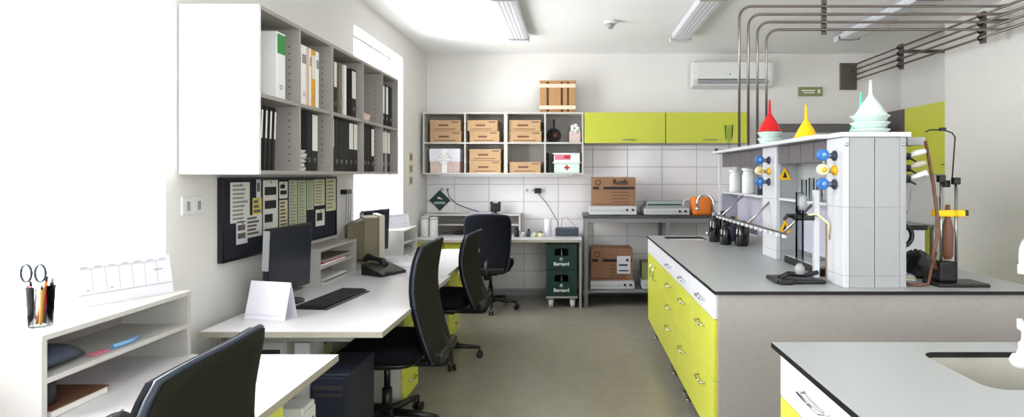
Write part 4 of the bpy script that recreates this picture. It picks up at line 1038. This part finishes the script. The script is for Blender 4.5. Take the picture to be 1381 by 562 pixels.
for a,b_,h_ in ((4.051,4.477,4.43),(4.481,4.908,4.60)):
    d=MB().box(x,x+.019,a,b_,.162,.753,bev=.0015).build('door','lime',t)
    MB().tube([(x,h_,.70),(x-.026,h_,.69),(x-.026,h_,.60),(x,h_,.59)],.0052,6).build('handle','chrome',d)
for y_ in (4.10,4.86):
    for xx in (x+.07,1.22): MB().cyl((xx,y_,.0),(xx,y_,.16),.014,10).cyl((xx,y_,0),(xx,y_,.012),.024,12).build('leg','steel',t)
t = thing('rear_cabinet_run','row of grey cabinets on the far side of the central bench','cabinet',(1.8,3.76,0))
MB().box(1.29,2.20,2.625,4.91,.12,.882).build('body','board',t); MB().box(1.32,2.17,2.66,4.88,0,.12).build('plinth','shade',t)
for k in range(4): MB().box(2.201,2.219,2.627+k*.571,2.627+(k+1)*.571-.004,.125,.88,bev=.001).build('door','lime',t)
tap(1.17,4.55,IZ,'chrome tap with lever beside the small sink at the far end of the central bench',-.6,.4,.36,.14,lever=(-1,-.2))

# reagent shelf / service spine
def tower_unit(y0,y1,label,front=True):
    t = thing('service_tower',label,'tower',(1.466,(y0+y1)/2,IZ),'service towers of the bench')
    x0,x1=1.313,1.62; z0,z1=IZ,1.63
    for a in (x0,x1-.03):
        MB().box(a,a+.03,y0,y1,z0,z1,bev=.004).build('corner_profile','equipw' if a==x0 else 'equip',t)
    for a,b_ in ((x0+.031,x0+.153),(x0+.156,x1-.031)): 
        MB().box(a,b_,y0+.003,y1-.003,z0,z1,bev=.002).build('front_panel','equip',t)
    m=MB()
    for z in (.957,1.29): m.box(x0-.0006,x1+.0006,y0-.0006,y1+.0006,z,z+.0025)
    m.build('seam','ink',t)
    for a in (x0+.016,x1-.014): MB().lathe((a,y0-.003,1.595),[(.008,-.003),(.009,0),(.005,.003)],10,T=Matrix.Rotation(PI/2,4,'X')).build('screw','steel',t)
    # valves on the aisle side
    yc=(y0+y1)/2-.005
    for z,c in ((1.543,'blue'),(1.470,'yellow'),(1.400,'blue')):
        v=MB().lathe((x0-.012,yc,z),[(.026,-.012),(.026,-.004),(.014,.002),(.012,.03)],14,T=Matrix.Rotation(-PI/2,4,'Y')).build('valve_flange','slate' if c=='blue' else 'yellow',t)
        MB().cyl((x0-.01,yc,z),(x0-.075,yc-.01,z),.011,10).cyl((x0-.062,yc-.01,z),(x0-.062,yc-.012,z-.045),.007,8).build('valve_body','equip',v)
        T=Matrix.Rotation(PI/2+.15,4,'X')
        MB().lathe((x0-.075,yc-.03,z+.003),[(.022,-.022),(.028,-.014),(.028,.010),(.022,.014)],18,T=T).build('valve_knob',c if c!='yellow' else 'cream',v)
        MB().lathe((x0-.075,yc-.046,z+.003),[(.010,-.001),(.0125,.002),(.0,.004)],12,T=T).build('valve_cap','lblue' if c=='blue' else 'yellow',v)
    return t
T1=tower_unit(2.66,2.835,'pale grey service tower with blue and yellow valves at the near end of the bench')
T2=tower_unit(3.54,3.79,'pale grey service tower in the middle of the bench shelf, further back')
# far-side nozzles of the near tower
for z,c,o in ((1.543,'whitep',0),(1.485,'beige',.0),(1.43,'whitep',0)):
    v=MB().cyl((1.62,2.72,z),(1.655,2.72,z),.016,10).box(1.64,1.672,2.705,2.735,z-.022,z+.012,bev=.005).build('tap_block','inkd',T1)
    MB().tube([(1.67,2.72,z+.0),(1.70,2.715,z+.012),(1.745,2.71,z+.03),(1.752,2.71,z+.012)] if z<1.45 else [(1.67,2.72,z+.0),(1.70,2.715,z+.012),(1.742,2.71,z+.022)],[.010,.014,.014,.010] if z<1.45 else [.010,.016,.013],10).build('nozzle',c,v)
    MB().tube([(1.655,2.70,z-.01),(1.685,2.69,z-.03)],[.006,.004],6).build('lever','inkd',v)
t = thing('reagent_shelf','white top shelf and glazed bays running along the central bench','shelf',(1.466,3.8,IZ))
MB().box(1.25,1.70,2.80,4.92,1.632,1.655,bev=.002).box(1.30,1.64,2.655,2.80,1.632,1.655).build('top_board','equipw',t)
MB().box(1.71,1.80,2.80,4.92,1.60,1.64).build('far_shelf_lip','equip',t)
for y_ in (4.86,):
    for xx in (1.30,1.62): MB().box(xx,xx+.018,y_,y_+.018,IZ,1.632).build('post','whitep',t)
MB().box(1.455,1.475,2.835,3.54,1.30,1.56).box(1.455,1.475,3.79,4.86,1.30,1.56).build('back_panel','equip',t)
MB().box(1.455,1.475,2.835,3.54,.97,1.28).box(1.455,1.475,3.79,4.86,.97,1.28).build('lower_back_panel','lilac',t)
MB().box(1.33,1.60,2.836,3.539,1.285,1.30).build('shelf_board','equipw',t); MB().box(1.33,1.60,3.791,4.859,1.285,1.30).build('shelf_board','equipw',t)
for a,b_ in ((2.84,3.535),(3.795,4.855)):
    g=MB().box(1.335,1.45,a,b_,1.56,1.63).build('upper_bin_row','shade',t); n=4
    for k in range(n):
        y_=a+(b_-a)*(k+.5)/n; hh=(b_-a)/n/2-.004
        MB().box(1.325,1.335,y_-hh,y_+hh,1.515,1.628,bev=.002).build('bin_front','shade',g)
MB().box(1.32,1.61,4.845,4.859,.97,1.28).build('end_board','lilac',t)
for x_,y_,z in ((1.37,3.54,1.45),(1.51,3.54,1.445),(1.37,3.54,1.11),(1.51,3.54,1.11),(1.48,4.845,1.09),(1.60,4.845,1.09)):
    f=MB().prism([(x_-.042,y_-.003,z-.035),(x_+.042,y_-.003,z-.035),(x_,y_-.003,z+.045)],(0,.002,0)).build('warning_triangle','yellow',t)
    MB().prism([(x_-.014,y_-.0045,z-.022),(x_+.014,y_-.0045,z-.022),(x_,y_-.0045,z+.02)],(0,.0013,0)).build('pictogram','inkd',f)
# rail with white pegs
t = thing('drying_rail','dark rail with a row of white pegs along the aisle side of the bench shelf','rail',(1.17,3.6,1.1))
MB().box(1.168,1.178,2.98,4.52,1.118,1.128).build('bar','pipe',t)
for y_ in (3.05,3.66,4.3): MB().tube([(1.172,y_,1.125),(1.25,y_,1.20),(1.34,y_,1.29)],.008,6).build('bracket_arm','steel',t)
for k in range(16):
    y_=3.04+k*.093; MB().box(1.164,1.182,y_-.012,y_+.012,1.098,1.117,bev=.002).build('peg','whitep',t)
# large bottles and containers in far bay
def bottle(x,y,z,r,h,m_,label,name='reagent_bottle',cap='blackp',cat='bottle',grp=None,neck=.35):
    t = thing(name,label,cat,(x,y,z),grp)
    MB().lathe((x,y,z),[(r*.92,0),(r,.006),(r,h*.68),(r*.85,h*.76),(r*neck,h*.86),(r*neck,h*.90)],16).build('body',m_,t)
    MB().lathe((x,y,z+h*.88),[(r*neck*1.3,0),(r*neck*1.3,h*.1),(r*neck,h*.12)],14).build('cap',cap,t)
    return t
bottle(1.38,4.30,1.30,.05,.20,'whitep','tall white jar on the far bay of the bench shelf','white_jar','whitep','jar',neck=.8)
bottle(1.39,4.68,1.30,.05,.19,'whitep','white jar at the far end of the bench shelf','white_jar','whitep','jar',neck=.8)
t = thing('blue_folder','dark blue folder leaning on the far bay of the bench shelf','folder',(1.38,4.0,1.30))
MB().box(1.345,1.43,3.98,4.0,1.302,1.43,bev=.002,T=Matrix.Translation((1.38,3.99,1.30))@Matrix.Rotation(.18,4,'X')@Matrix.Translation((-1.38,-3.99,-1.30))).build('cover','slate',t)
for k,(x,y,r,h,m_,cp,lb) in enumerate(((1.20,4.30,.045,.17,'bottle','blackp','dark bottle nearest the viewer in the group on the far end of the bench'),
    (1.30,4.22,.05,.19,'bottle','blackp','wide dark bottle under the bench shelf beside the white post'),(1.36,4.38,.05,.18,'bottle','blackp','dark bottle behind the wide one under the bench shelf'),
    (1.16,4.48,.045,.24,'bottle','greyp','tall dark bottle with grey cap near the small sink tap'),(1.24,4.52,.045,.25,'bottle','blackp','tall dark bottle right of the grey capped one'),
    (1.33,4.56,.045,.20,'slate','blackp','slate coloured bottle at the back of the bottle group'),(1.26,4.68,.04,.22,'bottle','whitep','dark bottle with white cap at the far end of the bench'),)):
    bottle(x,y,IZ,r,h,m_,lb,cap=cp,grp='dark bottles at the far end of the bench')
# wine-like glass on the shelf end
X_,Y_=(983-VX)*4.75/F,4.75
t = thing('measuring_glass','tall clear stemmed glass standing at the far end of the top shelf','glass',(X_,Y_,1.655))
MB().lathe((X_,Y_,1.655),[(.035,0),(.035,.003),(.006,.012),(.006,.06),(.03,.10),(.038,.22),(.036,.22),(.028,.105),(.0,.08)],18).build('bowl','glassware',t)
t = thing('black_stopper','small black stopper lying at the far end of the top shelf','stopper',(1.28,4.85,1.655))
MB().lathe((1.275,4.86,1.655),[(.014,0),(.017,.02),(.012,.022)],12).build('body','blackp',t)
# funnels
def funnel(x,y,z,r,h,m_,label,inv=True,grp='plastic funnels on the top shelf'):
    t = thing('funnel',label,'funnel',(x,y,z),grp)
    MB().lathe((x,y,z),[(r,0),(r*1.02,.006),(r*.97,.012),(r*.62,h*.30),(r*.22,h*.52),(r*.13,h*.60),(r*.085,h),(r*.06,h),(r*.10,h*.60),(r*.60,h*.29),(r*.95,.004)],24).build('cone',m_,t)
    return t
def fun_px(px,pb,pt,Y,r_px,m_,label,z=None):
    x=(px-VX)*Y/F; z=z if z is not None else EYE-(pb-VY)*Y/F; h=EYE-(pt-VY)*Y/F-z
    return funnel(x,Y,z,r_px*Y/F,h,m_,label)
def collar(x,y,z,r,label,m_='pale',n=2,hh=.035,name='nested_bowl'):
    t = thing(name,label,'bowl',(x,y,z))
    for k in range(n):
        zz=z+k*hh; MB().lathe((x,y,zz),[(r*.72,0),(r*.80,hh*.3),(r*1.0,hh*.78),(r*1.04,hh*.86),(r*1.0,hh*.97)],24).build('ring',m_,t)
Yr=3.75; xr=(1038-VX)*Yr/F
collar(xr,Yr,1.655,.078,'stack of pale plastic funnel bowls under the red funnel','pale',2,.042)
fun_px(1038,0,135,Yr,15,'red','bright red funnel upside down at the left on the top shelf',z=1.741)
fun_px(1087,0,141,3.25,16,'yellow','bright yellow funnel upside down on the top shelf beside the red one',z=1.6555)
Yc=2.95; xc=(1173-VX)*Yc/F
collar(xc,Yc,1.655,.095,'stack of pale mint plastic bowls on the near end of the top shelf','pale',3,.037)
fun_px(1174,0,108,Yc,19,'pale','pale mint funnel upside down on top of the nested bowls',z=1.767)
fun_px(1161,0,124,3.22,18,'mint','turquoise funnel standing behind the pale mint one',z=1.6555)

# ------------------------------------------------------------------ apparatus on the near bay
Xa=(1075-VX)*2.83/F
t = thing('burette_stand','black based laboratory stand with clamp and glass column before the middle bay','stand',(1.15,2.85,IZ))
MB().box(1.02,1.27,2.74,2.90,IZ,IZ+.022,bev=.008).build('base_plate','blackp',t)
MB().box(1.03,1.10,2.72,2.76,IZ,IZ+.03,bev=.008).build('front_foot','blackp',t)
MB().tube([(1.04,2.76,IZ+.03),(1.10,2.80,IZ+.045),(1.18,2.78,IZ+.04),(1.25,2.80,IZ+.05)],.012,8).build('base_bar','blackp',t)
MB().box(1.235,1.262,2.80,2.827,IZ+.022,1.37,bev=.003).build('column','equipw',t)
MB().box(1.13,1.235,2.79,2.83,1.215,1.25,bev=.008).tube([(1.13,2.81,1.235),(1.10,2.81,1.24),(1.08,2.80,1.22)],[.012,.010,.008],8).cyl((1.15,2.79,1.25),(1.15,2.79,1.29),.012,8).build('clamp','blackp',t)
g=MB().lathe((1.155,2.79,IZ+.10),[(.018,0),(.020,.01),(.020,.36),(.018,.36),(.018,.01)],16).build('glass_column','glassware',t)
MB().lathe((1.155,2.79,IZ+.045),[(.024,0),(.024,.03),(.010,.055)],14).build('column_foot','greyp',t)
MB().lathe((1.165,2.79,1.27),[(.022,0),(.026,.03),(.024,.065),(.010,.08)],14).build('top_bulb','greyp',t)
MB().tube([(1.18,2.80,1.24),(1.24,2.79,1.25),(1.30,2.78,1.20),(1.305,2.80,1.12)],.007,8).build('tubing','cream',t)
for k,(px,h) in enumerate(((1063,.12),(1068,.13),(1074,.12))):
    x=(px-VX)*3.05/F; 
    t2 = thing('glass_cylinder',['left','middle','right'][k]+' of three small glass cylinders on the near shelf bay','glass',(1.36+.0*k,3.02+.09*k,1.30),'glass cylinders on the bench shelf')
    MB().lathe((1.36,3.02+.10*k,1.30),[(.024,0),(.024,.004),(.016,.008),(.016,h),(.014,h),(.014,.01)],14).build('tube','glassware',t2)
t = thing('wash_basin_tray','black tray with grey lid lying behind the laboratory stand','tray',(1.30,3.2,IZ))
MB().box(1.33,1.44,2.95,3.45,IZ,IZ+.04,bev=.006).build('tray','blackp',t); MB().box(1.34,1.43,2.97,3.43,IZ+.04,IZ+.052,bev=.003).build('lid','greyp',t)
t = thing('bench_carton','small brown carton behind the steel column near the service tower','box',(1.40,2.89,IZ+.0))
MB().box(1.35,1.445,2.85,2.93,IZ,1.19,bev=.003).build('body','card',t); MB().box(1.349,1.446,2.849,2.931,1.19,1.194).build('flap','card',t)
# ------------------------------------------------------------------ right side apparatus behind near tower
Yq=2.72
def pq(px,py,Y=Yq): return P(px,py,Y)
bx0=pq(1257,0)[0]; bx1=pq(1329,0)[0]
t = thing('retort_stand','black based glass apparatus stand with yellow clamp right of the service tower','stand',(1.87,Yq,IZ))
MB().box(1.78,2.03,2.66,2.80,IZ,IZ+.018,bev=.006).build('base_plate','blackp',t)
MB().box(1.81,1.90,2.70,2.78,IZ+.018,IZ+.12,bev=.012).build('motor_block','blackp',t)
for px,pt in ((1271,243),(1291,246)):
    x=pq(px,0)[0]; z=pq(0,pt)[2]
    r_=MB().cyl((x,Yq+.01,IZ+.018),(x,Yq+.01,z),.006,8).build('rod','steel',t); MB().box(x-.016,x+.016,Yq-.005,Yq+.025,z-.01,z+.025,bev=.004).build('boss','blackp',r_)
x=pq(1284,0)[0]; MB().box(x-.015,x+.015,Yq+.03,Yq+.06,1.385,1.42,bev=.004).build('boss','blackp',t)
MB().box(pq(1262,0)[0],pq(1300,0)[0],Yq-.015,Yq+.04,pq(0,292)[2],pq(0,283)[2],bev=.006).build('clamp','yellow',t)
MB().box(pq(1298,0)[0],pq(1306,0)[0],Yq-.005,Yq+.03,pq(0,291)[2],pq(0,283)[2],bev=.004).build('clamp_screw','blackp',t)
xg=pq(1279,0)[0]
MB().lathe((xg,Yq+.005,IZ+.13),[(.016,0),(.024,.02),(.026,.15),(.014,.20),(.010,.27),(.008,.27),(.012,.20)],16).build('flask','brown',t)
MB().lathe((pq(1265,0)[0],Yq+.0,IZ+.02),[(.008,0),(.008,.42),(.0065,.42)],10).build('glass_tube','glassware',t)
MB().lathe((pq(1286,0)[0],Yq-.02,IZ+.03),[(.006,0),(.006,.45),(.005,.45)],10).build('glass_tube','glassware',t)
MB().tube([pq(1284,242,Yq+.04),pq(1286,215,Yq),pq(1288,185,Yq),pq(1284,179,Yq),pq(1272,175,Yq),pq(1254,175,Yq),pq(1248,178,Yq)],.0035,6).build('bent_wire','inkd',t)
MB().box(pq(1267,0)[0],pq(1275,0)[0],Yq-.008,Yq+.008,pq(0,176.5)[2],pq(0,172)[2],bev=.002).build('wire_joint','blackp',t)
MB().tube([pq(1248,190,2.74),pq(1253,215,2.74),pq(1259,250,2.73),pq(1264,290,2.70),pq(1264,320,2.68),pq(1258,345,2.67),pq(1262,362,2.69)],.008,8).build('hose','brown',t)
t = thing('rubber_hose','brown rubber hose curling on the worktop between tower and stand','hose',(1.72,2.72,IZ))
pts=[pq(1262,340,2.73),pq(1256,362,2.72),(1.75,2.70,IZ+.012),(1.70,2.68,IZ+.009),(1.66,2.70,IZ+.009),(1.655,2.76,IZ+.009),(1.69,2.80,IZ+.009)]
MB().tube(pts,.007,8).build('tube','brown',t)
t = thing('papers_pile','messy pile of leaflets and black cloth behind the hose on the worktop','papers',(1.73,2.93,IZ))
for k in range(5):
    MB().box(1.64,1.80,2.86+.012*k,2.99+.01*k,IZ+.006*k,IZ+.006*k+.005,T=Matrix.Translation((1.72,2.92,0))@Matrix.Rotation(.15*(k-2),4,'Z')@Matrix.Translation((-1.72,-2.92,0))).build('sheet',['paper','cream','paperw','ink','paper'][k],t)
rr=[]
for k,(r,z) in enumerate(((.085,0),(.09,.02),(.08,.07),(.05,.12),(.015,.14))): rr.append([(1.865+(r+random.uniform(-.01,.01))*math.cos(a),2.98+(r+random.uniform(-.01,.01))*1.2*math.sin(a),IZ+z+(random.uniform(-.008,.008) if k else 0)) for a in [2*PI*q/14 for q in range(14)]])
tag(MB().rings(rr,sm=False).build('black_bag','blackp'),'black crumpled bag on the worktop behind the leaflets','bag')
t = thing('cable_reel','black ring shaped coil hanging on the far side of the service tower','coil',(1.66,2.80,1.10))
MB().tube(arc((1.665,2.78,1.14),.055,0,2*PI,20)[:-1],.012,8,close=True).build('ring','blackp',t); MB().cyl((1.615,2.78,1.14),(1.66,2.78,1.14),.01,8).build('peg','steel',t)
MB().tube([(1.67,2.78,1.20),(1.70,2.77,1.28),(1.71,2.77,1.38)],.0025,5).build('wire','ink',t)
t = thing('white_instrument','white boxy instrument with dark edge behind the glass apparatus','instrument',(2.0,3.6,IZ))
MB().box(1.90,2.22,3.45,3.85,IZ+.01,1.12,bev=.01).build('body','equipw',t); MB().box(1.89,2.23,3.44,3.46,1.10,1.13,bev=.004).build('lid_edge','inkd',t)
MB().box(1.93,1.97,3.5,3.54,IZ,IZ+.01).box(2.12,2.16,3.5,3.54,IZ,IZ+.01).box(1.93,1.97,3.76,3.8,IZ,IZ+.01).box(2.12,2.16,3.76,3.8,IZ,IZ+.01).build('foot','blackp',t)

# far right wall counter (seen past the tower)
t = thing('wall_counter','grey counter with dark edge along the back wall behind the central bench','counter',(3.1,6.25,0))
MB().box(2.35,3.93,5.98,6.575,.87,.90).build('worktop','hpl',t); MB().box(2.37,3.91,6.02,6.57,.10,.87).build('body','board',t); MB().box(2.40,3.88,6.06,6.56,0,.10).build('plinth','shade',t)
for k in range(3): MB().box(2.372+k*.513,2.372+(k+1)*.513-.004,6.0,6.019,.105,.865,bev=.001).build('door','lime',t)

# ------------------------------------------------------------------ near right bench
BX0,BX1,BY0,BY1=.652,2.6,.62,1.80
t = thing('bench_worktop','grey laminate worktop with black edge and sink, nearest the viewer at right','worktop',(1.6,1.2,.883))
hole=slab_with_hole(BX0,BX1,BY0,BY1,IZ,.017,1.07,1.62,1.40,1.70,.05,t); sink(hole,IZ,.017,.17,t,'basin')
t = thing('bench_cabinet','near right bench cabinet with white top drawer above lime front','cabinet',(1.2,1.5,0))
x=.672
m=MB().box(x+.02,2.56,1.755,1.773,.12,.882).box(x+.02,2.56,.66,.678,.12,.882).box(x+.02,2.56,.678,1.755,.12,.138).box(2.542,2.56,.678,1.755,.138,.882); m.build('body','endp',t)
for a,b_ in ((1.26,1.772),(.745,1.256)):
    d=MB().box(x,x+.019,a,b_,.738,.880,bev=.0015).build('drawer','drawerw',t); handle_y(x,a+.25,.822,d,.15)
    d=MB().box(x,x+.019,a,b_,.124,.734,bev=.0015).build('door','lime',t); handle_y(x,a+.25,.66,d,.15)
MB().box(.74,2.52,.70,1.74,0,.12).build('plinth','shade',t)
tp=tap(1.452,1.745,IZ,'white laboratory tap with round handle behind the near sink',-.68,-.73,.37,.27,m_='whitep',r=.008,av=.22,drop=.025,lever=(.3,1))
MB().tube([(1.452,1.745,IZ+.05),(1.38,1.67,IZ+.045),(1.29,1.58,IZ+.03)],.011,10).lathe((1.268,1.555,IZ+.022),[(.0,-.024),(.018,-.017),(.026,0),(.018,.017),(.0,.024)],14).build('round_handle','whitep',tp)
